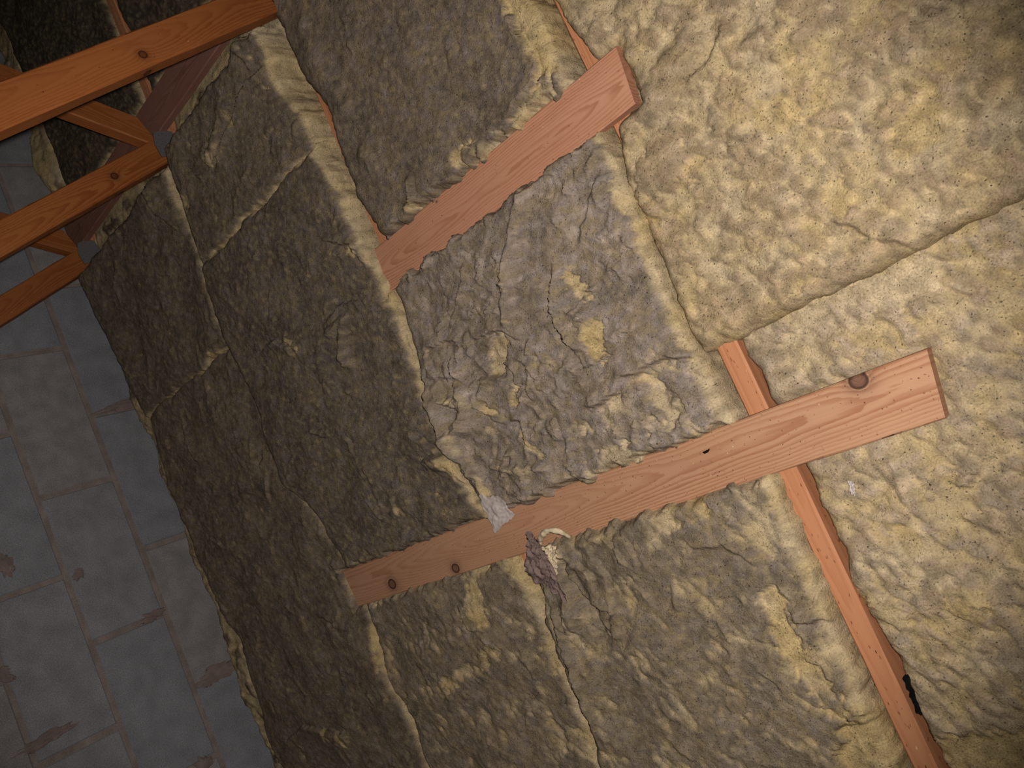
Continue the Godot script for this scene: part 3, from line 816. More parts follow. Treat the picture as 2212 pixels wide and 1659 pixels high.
		{"on": "C1", "kind": 2, "w": 0.0200, "h": 0.0000, "skin": -1.20, "tint": 0.40, "pts": PackedVector2Array([Vector2(0.789, -1.719), Vector2(0.767, -1.750)])},
		{"on": "C1", "kind": 2, "w": 0.0200, "h": 0.0040, "skin": -0.60, "tint": 0.40, "pts": PackedVector2Array([Vector2(0.606, -1.912), Vector2(0.583, -1.890)])},
		{"on": "C1", "kind": 1, "w": 0.0140, "h": 0.0100, "skin": 0.00, "tint": 0.00, "pts": PackedVector2Array([Vector2(0.546, -1.865), Vector2(0.568, -1.958), Vector2(0.607, -2.012)])},
		{"on": "C1", "kind": 1, "w": 0.0200, "h": 0.0120, "skin": -0.10, "tint": 0.00, "pts": PackedVector2Array([Vector2(0.914, -1.806), Vector2(1.005, -1.874), Vector2(1.083, -1.866)])},
		{"on": "W", "kind": 0, "w": 0.0300, "h": 0.0300, "skin": -0.50, "tint": 0.20, "pts": PackedVector2Array([Vector2(1.046, -2.343), Vector2(0.980, -2.368)])},
		{"on": "W", "kind": 0, "w": 0.0350, "h": 0.0300, "skin": -0.50, "tint": 0.20, "pts": PackedVector2Array([Vector2(0.550, -2.369), Vector2(0.447, -2.420)])},
		{"on": "W", "kind": 0, "w": 0.0200, "h": 0.0300, "skin": -0.50, "tint": 0.20, "pts": PackedVector2Array([Vector2(0.336, -2.404), Vector2(0.298, -2.403)])},
		{"on": "W", "kind": 0, "w": 0.0400, "h": 0.0300, "skin": -0.50, "tint": 0.20, "pts": PackedVector2Array([Vector2(0.185, -2.338), Vector2(0.097, -2.334), Vector2(-0.022, -2.311), Vector2(-0.108, -2.307)])},
		{"on": "W", "kind": 0, "w": 0.0300, "h": 0.0200, "skin": -0.50, "tint": 0.20, "pts": PackedVector2Array([Vector2(-0.284, -2.346), Vector2(-0.393, -2.374)])},
		{"on": "W", "kind": 0, "w": 0.0400, "h": 0.0200, "skin": -0.50, "tint": 0.20, "pts": PackedVector2Array([Vector2(1.625, -2.502), Vector2(1.446, -2.457)])},
		{"on": "R1", "kind": 1, "w": 0.0300, "h": 0.0080, "skin": -0.10, "tint": 0.00, "pts": PackedVector2Array([Vector2(0.382, -0.285), Vector2(0.376, -0.316), Vector2(0.362, -0.337)])},
		{"on": "R1", "kind": 1, "w": 0.0300, "h": 0.0100, "skin": -0.20, "tint": 0.00, "pts": PackedVector2Array([Vector2(0.430, -0.467), Vector2(0.441, -0.427), Vector2(0.474, -0.378)])},
		{"on": "R1", "kind": 1, "w": 0.0200, "h": 0.0100, "skin": 0.00, "tint": 0.00, "pts": PackedVector2Array([Vector2(0.064, -0.280), Vector2(0.093, -0.323), Vector2(0.130, -0.352), Vector2(0.156, -0.373)])},
		{"on": "R1", "kind": 0, "w": 0.0250, "h": 0.0080, "skin": 0.60, "tint": 0.00, "pts": PackedVector2Array([Vector2(0.457, -0.505), Vector2(0.436, -0.534), Vector2(0.459, -0.486), Vector2(0.477, -0.434)])},
		{"on": "R1", "kind": 2, "w": 0.0300, "h": 0.0040, "skin": 0.80, "tint": 0.00, "pts": PackedVector2Array([Vector2(0.345, -0.583), Vector2(0.357, -0.549), Vector2(0.314, -0.600)])},
		{"on": "R1", "kind": 2, "w": 0.0300, "h": 0.0000, "skin": -0.50, "tint": 0.80, "pts": PackedVector2Array([Vector2(0.313, -0.361), Vector2(0.319, -0.380)])},
		{"on": "R1", "kind": 2, "w": 0.0300, "h": 0.0000, "skin": -0.60, "tint": 0.60, "pts": PackedVector2Array([Vector2(0.189, -0.310), Vector2(0.174, -0.344)])},
		{"on": "R1", "kind": 2, "w": 0.0300, "h": 0.0000, "skin": -0.50, "tint": 0.70, "pts": PackedVector2Array([Vector2(0.200, -0.218), Vector2(0.193, -0.239)])},
		{"on": "R1", "kind": 0, "w": 0.0120, "h": 0.0020, "skin": 1.00, "tint": 0.00, "pts": PackedVector2Array([Vector2(0.097, -0.580), Vector2(0.064, -0.492), Vector2(0.071, -0.401), Vector2(0.062, -0.258), Vector2(0.064, -0.163)])},
		{"on": "R1", "kind": 0, "w": 0.0300, "h": 0.0000, "skin": 0.60, "tint": 0.00, "pts": PackedVector2Array([Vector2(0.119, -0.577), Vector2(0.094, -0.540)])},
		{"on": "R2", "kind": 0, "w": 0.0300, "h": 0.0040, "skin": 0.90, "tint": 0.00, "pts": PackedVector2Array([Vector2(0.007, -0.560), Vector2(-0.038, -0.563)])},
		{"on": "R2", "kind": 2, "w": 0.0120, "h": 0.0040, "skin": 1.30, "tint": 0.00, "pts": PackedVector2Array([Vector2(-0.227, -0.356), Vector2(-0.242, -0.369)])},
		{"on": "R2", "kind": 1, "w": 0.0200, "h": 0.0070, "skin": -0.20, "tint": 0.00, "pts": PackedVector2Array([Vector2(-0.251, -0.504), Vector2(-0.294, -0.503), Vector2(-0.342, -0.478), Vector2(-0.388, -0.492)])},
		{"on": "R2", "kind": 2, "w": 0.0200, "h": 0.0080, "skin": -1.00, "tint": -0.30, "pts": PackedVector2Array([Vector2(-0.383, -0.551), Vector2(-0.406, -0.541)])},
		{"on": "R2", "kind": 1, "w": 0.0180, "h": 0.0100, "skin": -0.40, "tint": 0.00, "pts": PackedVector2Array([Vector2(-0.462, -0.546), Vector2(-0.460, -0.512), Vector2(-0.478, -0.487), Vector2(-0.492, -0.462)])},
		{"on": "R2", "kind": 2, "w": 0.0180, "h": 0.0000, "skin": -0.70, "tint": 0.50, "pts": PackedVector2Array([Vector2(-0.308, -0.475), Vector2(-0.294, -0.476)])},
		{"on": "R2", "kind": 2, "w": 0.0200, "h": 0.0080, "skin": -0.70, "tint": 0.40, "pts": PackedVector2Array([Vector2(-0.403, -0.453), Vector2(-0.402, -0.422)])},
		{"on": "R2", "kind": 1, "w": 0.0200, "h": 0.0100, "skin": -0.30, "tint": 0.00, "pts": PackedVector2Array([Vector2(-0.388, -0.428), Vector2(-0.409, -0.419), Vector2(-0.441, -0.427)])},
		{"on": "R2", "kind": 2, "w": 0.0300, "h": -0.0060, "skin": -1.60, "tint": 0.90, "pts": PackedVector2Array([Vector2(-0.615, -0.549), Vector2(-0.619, -0.494), Vector2(-0.622, -0.459)])},
		{"on": "R2", "kind": 2, "w": 0.0280, "h": -0.0040, "skin": -0.40, "tint": -0.60, "pts": PackedVector2Array([Vector2(0.045, -0.541), Vector2(0.025, -0.430), Vector2(0.030, -0.295)])},
		{"on": "A2", "kind": 1, "w": 0.0124, "h": 0.0064, "skin": -0.36, "tint": 0.00, "pts": PackedVector2Array([Vector2(0.115, -1.102), Vector2(0.086, -1.095), Vector2(0.047, -1.122)])},
		{"on": "A2", "kind": 1, "w": 0.0071, "h": 0.0062, "skin": -0.18, "tint": 0.00, "pts": PackedVector2Array([Vector2(0.221, -1.128), Vector2(0.249, -1.180), Vector2(0.258, -1.237)])},
		{"on": "A2", "kind": 1, "w": 0.0138, "h": 0.0048, "skin": 0.22, "tint": 0.00, "pts": PackedVector2Array([Vector2(0.029, -1.044), Vector2(0.050, -1.032), Vector2(0.064, -1.027)])},
		{"on": "A2", "kind": 1, "w": 0.0083, "h": 0.0110, "skin": -0.24, "tint": 0.00, "pts": PackedVector2Array([Vector2(0.191, -0.943), Vector2(0.209, -0.929), Vector2(0.219, -0.914)])},
		{"on": "A2", "kind": 1, "w": 0.0112, "h": 0.0093, "skin": -0.35, "tint": 0.00, "pts": PackedVector2Array([Vector2(0.112, -0.980), Vector2(0.153, -0.966), Vector2(0.181, -0.942)])},
		{"on": "A2", "kind": 1, "w": 0.0074, "h": 0.0110, "skin": -0.38, "tint": 0.00, "pts": PackedVector2Array([Vector2(0.199, -1.109), Vector2(0.238, -1.119), Vector2(0.269, -1.113)])},
		{"on": "A2", "kind": 1, "w": 0.0120, "h": 0.0088, "skin": 0.36, "tint": 0.00, "pts": PackedVector2Array([Vector2(0.021, -1.118), Vector2(0.046, -1.089), Vector2(0.057, -1.071)])},
		{"on": "A2", "kind": 1, "w": 0.0124, "h": 0.0055, "skin": 0.20, "tint": 0.00, "pts": PackedVector2Array([Vector2(0.320, -1.171), Vector2(0.280, -1.171), Vector2(0.241, -1.168)])},
		{"on": "A2", "kind": 1, "w": 0.0094, "h": 0.0107, "skin": 0.04, "tint": 0.00, "pts": PackedVector2Array([Vector2(0.022, -1.105), Vector2(0.030, -1.086), Vector2(0.039, -1.063)])},
		{"on": "A2", "kind": 1, "w": 0.0140, "h": 0.0058, "skin": -0.36, "tint": 0.00, "pts": PackedVector2Array([Vector2(0.256, -1.121), Vector2(0.243, -1.130), Vector2(0.216, -1.130)])},
		{"on": "A2", "kind": 1, "w": 0.0080, "h": 0.0111, "skin": 0.11, "tint": 0.00, "pts": PackedVector2Array([Vector2(0.132, -0.995), Vector2(0.102, -0.972), Vector2(0.076, -0.964)])},
		{"on": "A2", "kind": 1, "w": 0.0114, "h": 0.0098, "skin": -0.31, "tint": 0.00, "pts": PackedVector2Array([Vector2(0.156, -0.997), Vector2(0.173, -0.988), Vector2(0.197, -0.992)])},
		{"on": "A2", "kind": 1, "w": 0.0137, "h": 0.0092, "skin": -0.15, "tint": 0.00, "pts": PackedVector2Array([Vector2(0.295, -1.057), Vector2(0.259, -1.055), Vector2(0.241, -1.066)])},
		{"on": "A2", "kind": 1, "w": 0.0114, "h": 0.0080, "skin": -0.13, "tint": 0.00, "pts": PackedVector2Array([Vector2(0.158, -1.139), Vector2(0.195, -1.181), Vector2(0.236, -1.190)])},
		{"on": "A2", "kind": 1, "w": 0.0123, "h": 0.0071, "skin": 0.16, "tint": 0.00, "pts": PackedVector2Array([Vector2(0.250, -1.186), Vector2(0.270, -1.180), Vector2(0.303, -1.181)])},
		{"on": "A2", "kind": 1, "w": 0.0115, "h": 0.0085, "skin": -0.39, "tint": 0.00, "pts": PackedVector2Array([Vector2(0.213, -1.213), Vector2(0.193, -1.157), Vector2(0.171, -1.120)])},
		{"on": "A2", "kind": 1, "w": 0.0089, "h": 0.0070, "skin": 0.35, "tint": 0.00, "pts": PackedVector2Array([Vector2(0.264, -1.066), Vector2(0.220, -1.048), Vector2(0.191, -1.030)])},
		{"on": "A2", "kind": 1, "w": 0.0137, "h": 0.0081, "skin": 0.02, "tint": 0.00, "pts": PackedVector2Array([Vector2(0.067, -1.225), Vector2(0.048, -1.201), Vector2(0.032, -1.191)])},
		{"on": "A2", "kind": 1, "w": 0.0113, "h": 0.0108, "skin": 0.01, "tint": 0.00, "pts": PackedVector2Array([Vector2(0.067, -1.288), Vector2(0.093, -1.264), Vector2(0.132, -1.247)])},
		{"on": "A2", "kind": 1, "w": 0.0084, "h": 0.0086, "skin": 0.10, "tint": 0.00, "pts": PackedVector2Array([Vector2(0.143, -0.944), Vector2(0.171, -0.946), Vector2(0.199, -0.967)])},
		{"on": "A2", "kind": 1, "w": 0.0078, "h": 0.0110, "skin": -0.01, "tint": 0.00, "pts": PackedVector2Array([Vector2(0.079, -1.261), Vector2(0.124, -1.225), Vector2(0.165, -1.234)])},
		{"on": "A2", "kind": 1, "w": 0.0087, "h": 0.0106, "skin": -0.40, "tint": 0.00, "pts": PackedVector2Array([Vector2(0.162, -1.095), Vector2(0.186, -1.070), Vector2(0.201, -1.057)])},
		{"on": "A2", "kind": 1, "w": 0.0077, "h": 0.0041, "skin": -0.10, "tint": 0.00, "pts": PackedVector2Array([Vector2(0.247, -0.727), Vector2(0.227, -0.722), Vector2(0.192, -0.719)])},
		{"on": "A2", "kind": 1, "w": 0.0103, "h": 0.0029, "skin": -0.07, "tint": 0.00, "pts": PackedVector2Array([Vector2(-0.020, -0.789), Vector2(-0.051, -0.800), Vector2(-0.073, -0.803)])},
		{"on": "A2", "kind": 1, "w": 0.0110, "h": 0.0044, "skin": -0.22, "tint": 0.00, "pts": PackedVector2Array([Vector2(0.260, -0.678), Vector2(0.235, -0.681), Vector2(0.210, -0.692)])},
		{"on": "A2", "kind": 1, "w": 0.0104, "h": 0.0047, "skin": -0.07, "tint": 0.00, "pts": PackedVector2Array([Vector2(-0.010, -0.761), Vector2(-0.025, -0.766), Vector2(-0.046, -0.771)])},
		{"on": "A2", "kind": 1, "w": 0.0104, "h": 0.0033, "skin": -0.01, "tint": 0.00, "pts": PackedVector2Array([Vector2(0.205, -0.575), Vector2(0.196, -0.566), Vector2(0.177, -0.556)])},
		{"on": "A2", "kind": 1, "w": 0.0071, "h": 0.0041, "skin": -0.14, "tint": 0.00, "pts": PackedVector2Array([Vector2(0.162, -0.904), Vector2(0.140, -0.899), Vector2(0.121, -0.884)])},
		{"on": "A2", "kind": 1, "w": 0.0106, "h": 0.0052, "skin": 0.23, "tint": 0.00, "pts": PackedVector2Array([Vector2(-0.012, -0.647), Vector2(-0.025, -0.644), Vector2(-0.039, -0.650)])},
		{"on": "A2", "kind": 1, "w": 0.0121, "h": 0.0025, "skin": -0.09, "tint": 0.00, "pts": PackedVector2Array([Vector2(0.241, -0.525), Vector2(0.230, -0.533), Vector2(0.219, -0.537)])},
		{"on": "A2", "kind": 1, "w": 0.0071, "h": 0.0049, "skin": -0.04, "tint": 0.00, "pts": PackedVector2Array([Vector2(-0.027, -0.736), Vector2(-0.002, -0.729), Vector2(0.015, -0.731)])},
		{"on": "A2", "kind": 1, "w": 0.0103, "h": 0.0046, "skin": 0.13, "tint": 0.00, "pts": PackedVector2Array([Vector2(0.067, -0.746), Vector2(0.039, -0.752), Vector2(0.021, -0.752)])},
		{"on": "A2", "kind": 1, "w": 0.0134, "h": 0.0029, "skin": -0.01, "tint": 0.00, "pts": PackedVector2Array([Vector2(0.096, -0.603), Vector2(0.084, -0.603), Vector2(0.075, -0.606)])},
		{"on": "A2", "kind": 1, "w": 0.0075, "h": 0.0031, "skin": 0.19, "tint": 0.00, "pts": PackedVector2Array([Vector2(0.105, -0.711), Vector2(0.123, -0.722), Vector2(0.139, -0.724)])},
		{"on": "A3", "kind": 1, "w": 0.0094, "h": 0.0049, "skin": 0.07, "tint": 0.00, "pts": PackedVector2Array([Vector2(-0.356, -1.011), Vector2(-0.328, -0.966), Vector2(-0.285, -0.946)])},
		{"on": "A3", "kind": 1, "w": 0.0097, "h": 0.0076, "skin": -0.05, "tint": 0.00, "pts": PackedVector2Array([Vector2(-0.166, -0.905), Vector2(-0.210, -0.896), Vector2(-0.239, -0.907)])},
		{"on": "A3", "kind": 1, "w": 0.0146, "h": 0.0091, "skin": -0.22, "tint": 0.00, "pts": PackedVector2Array([Vector2(-0.312, -1.115), Vector2(-0.276, -1.115), Vector2(-0.258, -1.106)])},
		{"on": "A3", "kind": 1, "w": 0.0161, "h": 0.0050, "skin": -0.12, "tint": 0.00, "pts": PackedVector2Array([Vector2(-0.197, -1.013), Vector2(-0.236, -1.015), Vector2(-0.258, -1.009)])},
		{"on": "A3", "kind": 1, "w": 0.0105, "h": 0.0084, "skin": 0.01, "tint": 0.00, "pts": PackedVector2Array([Vector2(-0.340, -1.011), Vector2(-0.306, -1.029), Vector2(-0.290, -1.043)])},
		{"on": "A3", "kind": 1, "w": 0.0139, "h": 0.0047, "skin": 0.10, "tint": 0.00, "pts": PackedVector2Array([Vector2(-0.211, -1.097), Vector2(-0.191, -1.058), Vector2(-0.179, -1.035)])},
		{"on": "A3", "kind": 1, "w": 0.0130, "h": 0.0064, "skin": 0.21, "tint": 0.00, "pts": PackedVector2Array([Vector2(-0.202, -1.040), Vector2(-0.164, -1.059), Vector2(-0.133, -1.083)])},
		{"on": "A3", "kind": 1, "w": 0.0153, "h": 0.0050, "skin": 0.07, "tint": 0.00, "pts": PackedVector2Array([Vector2(-0.245, -0.933), Vector2(-0.269, -0.909), Vector2(-0.306, -0.906)])},
		{"on": "A3", "kind": 1, "w": 0.0138, "h": 0.0087, "skin": -0.04, "tint": 0.00, "pts": PackedVector2Array([Vector2(-0.185, -1.032), Vector2(-0.201, -1.017), Vector2(-0.227, -1.003)])},
		{"on": "A3", "kind": 1, "w": 0.0089, "h": 0.0044, "skin": -0.19, "tint": 0.00, "pts": PackedVector2Array([Vector2(-0.262, -0.930), Vector2(-0.295, -0.949), Vector2(-0.320, -0.967)])},
		{"on": "A3", "kind": 1, "w": 0.0111, "h": 0.0068, "skin": -0.19, "tint": 0.00, "pts": PackedVector2Array([Vector2(-0.232, -1.067), Vector2(-0.253, -1.085), Vector2(-0.280, -1.104)])},
		{"on": "A3", "kind": 1, "w": 0.0093, "h": 0.0088, "skin": 0.15, "tint": 0.00, "pts": PackedVector2Array([Vector2(-0.153, -0.954), Vector2(-0.188, -0.925), Vector2(-0.218, -0.918)])},
		{"on": "A3", "kind": 1, "w": 0.0141, "h": 0.0068, "skin": 0.27, "tint": 0.00, "pts": PackedVector2Array([Vector2(-0.212, -0.938), Vector2(-0.169, -0.927), Vector2(-0.145, -0.916)])},
		{"on": "A3", "kind": 1, "w": 0.0087, "h": 0.0082, "skin": 0.04, "tint": 0.00, "pts": PackedVector2Array([Vector2(-0.315, -1.114), Vector2(-0.298, -1.125), Vector2(-0.273, -1.140)])},
		{"on": "A3", "kind": 1, "w": 0.0146, "h": 0.0082, "skin": -0.20, "tint": 0.00, "pts": PackedVector2Array([Vector2(-0.336, -1.023), Vector2(-0.301, -1.007), Vector2(-0.274, -0.978)])},
		{"on": "A3", "kind": 1, "w": 0.0085, "h": 0.0045, "skin": 0.17, "tint": 0.00, "pts": PackedVector2Array([Vector2(-0.268, -1.128), Vector2(-0.299, -1.093), Vector2(-0.331, -1.071)])},
		{"on": "A3", "kind": 1, "w": 0.0104, "h": 0.0087, "skin": -0.24, "tint": 0.00, "pts": PackedVector2Array([Vector2(-0.166, -0.944), Vector2(-0.160, -0.981), Vector2(-0.169, -1.021)])},
		{"on": "A3", "kind": 1, "w": 0.0105, "h": 0.0065, "skin": -0.12, "tint": 0.00, "pts": PackedVector2Array([Vector2(-0.336, -1.025), Vector2(-0.318, -1.052), Vector2(-0.287, -1.072)])},
		{"on": "A3", "kind": 1, "w": 0.0162, "h": 0.0086, "skin": -0.25, "tint": 0.00, "pts": PackedVector2Array([Vector2(-0.176, -1.066), Vector2(-0.146, -1.061), Vector2(-0.116, -1.051)])},
		{"on": "A3", "kind": 1, "w": 0.0129, "h": 0.0069, "skin": 0.04, "tint": 0.00, "pts": PackedVector2Array([Vector2(-0.204, -0.885), Vector2(-0.223, -0.879), Vector2(-0.237, -0.878)])},
		{"on": "A3", "kind": 1, "w": 0.0131, "h": 0.0028, "skin": -0.01, "tint": 0.00, "pts": PackedVector2Array([Vector2(-0.441, -0.810), Vector2(-0.428, -0.825), Vector2(-0.407, -0.833)])},
		{"on": "A3", "kind": 1, "w": 0.0105, "h": 0.0027, "skin": -0.04, "tint": 0.00, "pts": PackedVector2Array([Vector2(-0.320, -0.643), Vector2(-0.320, -0.624), Vector2(-0.321, -0.596)])},
		{"on": "A3", "kind": 1, "w": 0.0158, "h": 0.0026, "skin": 0.16, "tint": 0.00, "pts": PackedVector2Array([Vector2(-0.285, -0.674), Vector2(-0.297, -0.683), Vector2(-0.314, -0.689)])},
		{"on": "A3", "kind": 1, "w": 0.0132, "h": 0.0038, "skin": 0.19, "tint": 0.00, "pts": PackedVector2Array([Vector2(-0.494, -0.849), Vector2(-0.483, -0.853), Vector2(-0.465, -0.848)])},
		{"on": "A3", "kind": 1, "w": 0.0111, "h": 0.0034, "skin": -0.22, "tint": 0.00, "pts": PackedVector2Array([Vector2(-0.576, -0.772), Vector2(-0.559, -0.776), Vector2(-0.545, -0.790)])},
		{"on": "A3", "kind": 1, "w": 0.0086, "h": 0.0026, "skin": -0.22, "tint": 0.00, "pts": PackedVector2Array([Vector2(-0.326, -0.707), Vector2(-0.324, -0.722), Vector2(-0.316, -0.737)])},
		{"on": "A3", "kind": 1, "w": 0.0114, "h": 0.0029, "skin": 0.07, "tint": 0.00, "pts": PackedVector2Array([Vector2(-0.493, -0.866), Vector2(-0.512, -0.876), Vector2(-0.534, -0.885)])},
		{"on": "A3", "kind": 1, "w": 0.0121, "h": 0.0054, "skin": 0.18, "tint": 0.00, "pts": PackedVector2Array([Vector2(-0.571, -0.968), Vector2(-0.557, -0.981), Vector2(-0.540, -0.996)])},
		{"on": "A3", "kind": 1, "w": 0.0129, "h": 0.0055, "skin": 0.06, "tint": 0.00, "pts": PackedVector2Array([Vector2(-0.315, -0.867), Vector2(-0.293, -0.864), Vector2(-0.264, -0.855)])},
		{"on": "A3", "kind": 1, "w": 0.0160, "h": 0.0032, "skin": 0.12, "tint": 0.00, "pts": PackedVector2Array([Vector2(-0.501, -0.953), Vector2(-0.490, -0.983), Vector2(-0.466, -0.989)])},
		{"on": "A3", "kind": 1, "w": 0.0115, "h": 0.0050, "skin": 0.19, "tint": 0.00, "pts": PackedVector2Array([Vector2(-0.384, -0.799), Vector2(-0.366, -0.801), Vector2(-0.341, -0.799)])},
		{"on": "A3", "kind": 1, "w": 0.0154, "h": 0.0040, "skin": -0.28, "tint": 0.00, "pts": PackedVector2Array([Vector2(-0.559, -0.780), Vector2(-0.542, -0.769), Vector2(-0.528, -0.759)])},
		{"on": "A3", "kind": 1, "w": 0.0157, "h": 0.0044, "skin": 0.18, "tint": 0.00, "pts": PackedVector2Array([Vector2(-0.197, -0.810), Vector2(-0.212, -0.794), Vector2(-0.228, -0.787)])},
		{"on": "A3", "kind": 1, "w": 0.0086, "h": 0.0046, "skin": 0.07, "tint": 0.00, "pts": PackedVector2Array([Vector2(-0.197, -0.737), Vector2(-0.196, -0.704), Vector2(-0.204, -0.679)])},
		{"on": "A3", "kind": 1, "w": 0.0129, "h": 0.0050, "skin": -0.08, "tint": 0.00, "pts": PackedVector2Array([Vector2(-0.395, -0.725), Vector2(-0.388, -0.744), Vector2(-0.378, -0.773)])},
		{"on": "A3", "kind": 1, "w": 0.0149, "h": 0.0044, "skin": 0.22, "tint": 0.00, "pts": PackedVector2Array([Vector2(-0.475, -0.738), Vector2(-0.449, -0.753), Vector2(-0.437, -0.767)])},
		{"on": "B2", "kind": 1, "w": 0.0140, "h": 0.0068, "skin": 0.24, "tint": 0.00, "pts": PackedVector2Array([Vector2(0.288, -1.222), Vector2(0.336, -1.221), Vector2(0.360, -1.217)])},
		{"on": "B2", "kind": 1, "w": 0.0159, "h": 0.0040, "skin": 0.28, "tint": 0.00, "pts": PackedVector2Array([Vector2(0.088, -1.501), Vector2(0.127, -1.497), Vector2(0.157, -1.508)])},
		{"on": "B2", "kind": 1, "w": 0.0116, "h": 0.0034, "skin": 0.11, "tint": 0.00, "pts": PackedVector2Array([Vector2(0.430, -1.380), Vector2(0.409, -1.393), Vector2(0.398, -1.406)])},
		{"on": "B2", "kind": 1, "w": 0.0151, "h": 0.0062, "skin": -0.25, "tint": 0.00, "pts": PackedVector2Array([Vector2(0.247, -1.524), Vector2(0.222, -1.511), Vector2(0.196, -1.521)])},
		{"on": "B2", "kind": 1, "w": 0.0119, "h": 0.0047, "skin": 0.02, "tint": 0.00, "pts": PackedVector2Array([Vector2(0.529, -1.111), Vector2(0.495, -1.099), Vector2(0.468, -1.088)])},
		{"on": "B2", "kind": 1, "w": 0.0119, "h": 0.0036, "skin": -0.12, "tint": 0.00, "pts": PackedVector2Array([Vector2(0.370, -1.199), Vector2(0.384, -1.197), Vector2(0.410, -1.191)])},
		{"on": "B2", "kind": 1, "w": 0.0089, "h": 0.0049, "skin": 0.20, "tint": 0.00, "pts": PackedVector2Array([Vector2(0.295, -1.445), Vector2(0.313, -1.452), Vector2(0.331, -1.470)])},
		{"on": "B2", "kind": 1, "w": 0.0159, "h": 0.0055, "skin": 0.18, "tint": 0.00, "pts": PackedVector2Array([Vector2(0.339, -1.186), Vector2(0.362, -1.180), Vector2(0.404, -1.172)])},
		{"on": "B2", "kind": 1, "w": 0.0146, "h": 0.0063, "skin": 0.18, "tint": 0.00, "pts": PackedVector2Array([Vector2(0.582, -1.122), Vector2(0.558, -1.122), Vector2(0.537, -1.114)])},
		{"on": "B2", "kind": 1, "w": 0.0115, "h": 0.0063, "skin": -0.18, "tint": 0.00, "pts": PackedVector2Array([Vector2(0.026, -1.511), Vector2(0.054, -1.530), Vector2(0.105, -1.544)])},
		{"on": "B2", "kind": 1, "w": 0.0116, "h": 0.0035, "skin": 0.06, "tint": 0.00, "pts": PackedVector2Array([Vector2(0.596, -1.365), Vector2(0.586, -1.426), Vector2(0.584, -1.461)])},
		{"on": "B2", "kind": 1, "w": 0.0125, "h": 0.0068, "skin": 0.13, "tint": 0.00, "pts": PackedVector2Array([Vector2(0.255, -1.567), Vector2(0.264, -1.599), Vector2(0.297, -1.648)])},
		{"on": "B2", "kind": 1, "w": 0.0138, "h": 0.0061, "skin": -0.25, "tint": 0.00, "pts": PackedVector2Array([Vector2(0.283, -1.863), Vector2(0.274, -1.892), Vector2(0.254, -1.922)])},
		{"on": "B2", "kind": 1, "w": 0.0119, "h": 0.0040, "skin": 0.10, "tint": 0.00, "pts": PackedVector2Array([Vector2(0.462, -1.628), Vector2(0.515, -1.648), Vector2(0.550, -1.635)])},
		{"on": "B2", "kind": 1, "w": 0.0092, "h": 0.0044, "skin": 0.19, "tint": 0.00, "pts": PackedVector2Array([Vector2(0.564, -1.618), Vector2(0.600, -1.586), Vector2(0.632, -1.561)])},
		{"on": "B2", "kind": 1, "w": 0.0164, "h": 0.0065, "skin": -0.25, "tint": 0.00, "pts": PackedVector2Array([Vector2(0.327, -1.863), Vector2(0.309, -1.887), Vector2(0.274, -1.889)])},
		{"on": "B3", "kind": 1, "w": 0.0127, "h": 0.0026, "skin": -0.06, "tint": 0.00, "pts": PackedVector2Array([Vector2(-0.270, -1.164), Vector2(-0.301, -1.150), Vector2(-0.326, -1.156)])},
		{"on": "B3", "kind": 1, "w": 0.0102, "h": 0.0037, "skin": 0.13, "tint": 0.00, "pts": PackedVector2Array([Vector2(-0.388, -1.273), Vector2(-0.363, -1.273), Vector2(-0.329, -1.291)])},
		{"on": "B3", "kind": 1, "w": 0.0096, "h": 0.0049, "skin": -0.05, "tint": 0.00, "pts": PackedVector2Array([Vector2(-0.480, -1.367), Vector2(-0.481, -1.334), Vector2(-0.489, -1.316)])},
		{"on": "B3", "kind": 1, "w": 0.0115, "h": 0.0024, "skin": 0.08, "tint": 0.00, "pts": PackedVector2Array([Vector2(-0.522, -1.293), Vector2(-0.543, -1.303), Vector2(-0.570, -1.314)])},
		{"on": "B3", "kind": 1, "w": 0.0147, "h": 0.0040, "skin": -0.11, "tint": 0.00, "pts": PackedVector2Array([Vector2(-0.480, -1.363), Vector2(-0.457, -1.347), Vector2(-0.443, -1.332)])},
		{"on": "B3", "kind": 1, "w": 0.0100, "h": 0.0038, "skin": -0.14, "tint": 0.00, "pts": PackedVector2Array([Vector2(-0.369, -1.442), Vector2(-0.349, -1.438), Vector2(-0.327, -1.427)])},
		{"on": "B3", "kind": 1, "w": 0.0108, "h": 0.0027, "skin": -0.06, "tint": 0.00, "pts": PackedVector2Array([Vector2(-0.367, -1.277), Vector2(-0.343, -1.271), Vector2(-0.308, -1.285)])},
		{"on": "B3", "kind": 1, "w": 0.0106, "h": 0.0041, "skin": 0.14, "tint": 0.00, "pts": PackedVector2Array([Vector2(-0.518, -1.586), Vector2(-0.498, -1.616), Vector2(-0.463, -1.633)])},
		{"on": "B3", "kind": 1, "w": 0.0151, "h": 0.0026, "skin": 0.00, "tint": 0.00, "pts": PackedVector2Array([Vector2(-0.367, -1.594), Vector2(-0.328, -1.607), Vector2(-0.290, -1.615)])},
		{"on": "B3", "kind": 1, "w": 0.0093, "h": 0.0028, "skin": 0.24, "tint": 0.00, "pts": PackedVector2Array([Vector2(-0.258, -1.645), Vector2(-0.281, -1.646), Vector2(-0.315, -1.625)])},
		{"on": "B3", "kind": 1, "w": 0.0138, "h": 0.0026, "skin": -0.17, "tint": 0.00, "pts": PackedVector2Array([Vector2(-0.312, -1.317), Vector2(-0.298, -1.351), Vector2(-0.275, -1.372)])},
		{"on": "B3", "kind": 1, "w": 0.0096, "h": 0.0035, "skin": -0.00, "tint": 0.00, "pts": PackedVector2Array([Vector2(-0.216, -1.308), Vector2(-0.241, -1.278), Vector2(-0.267, -1.268)])},
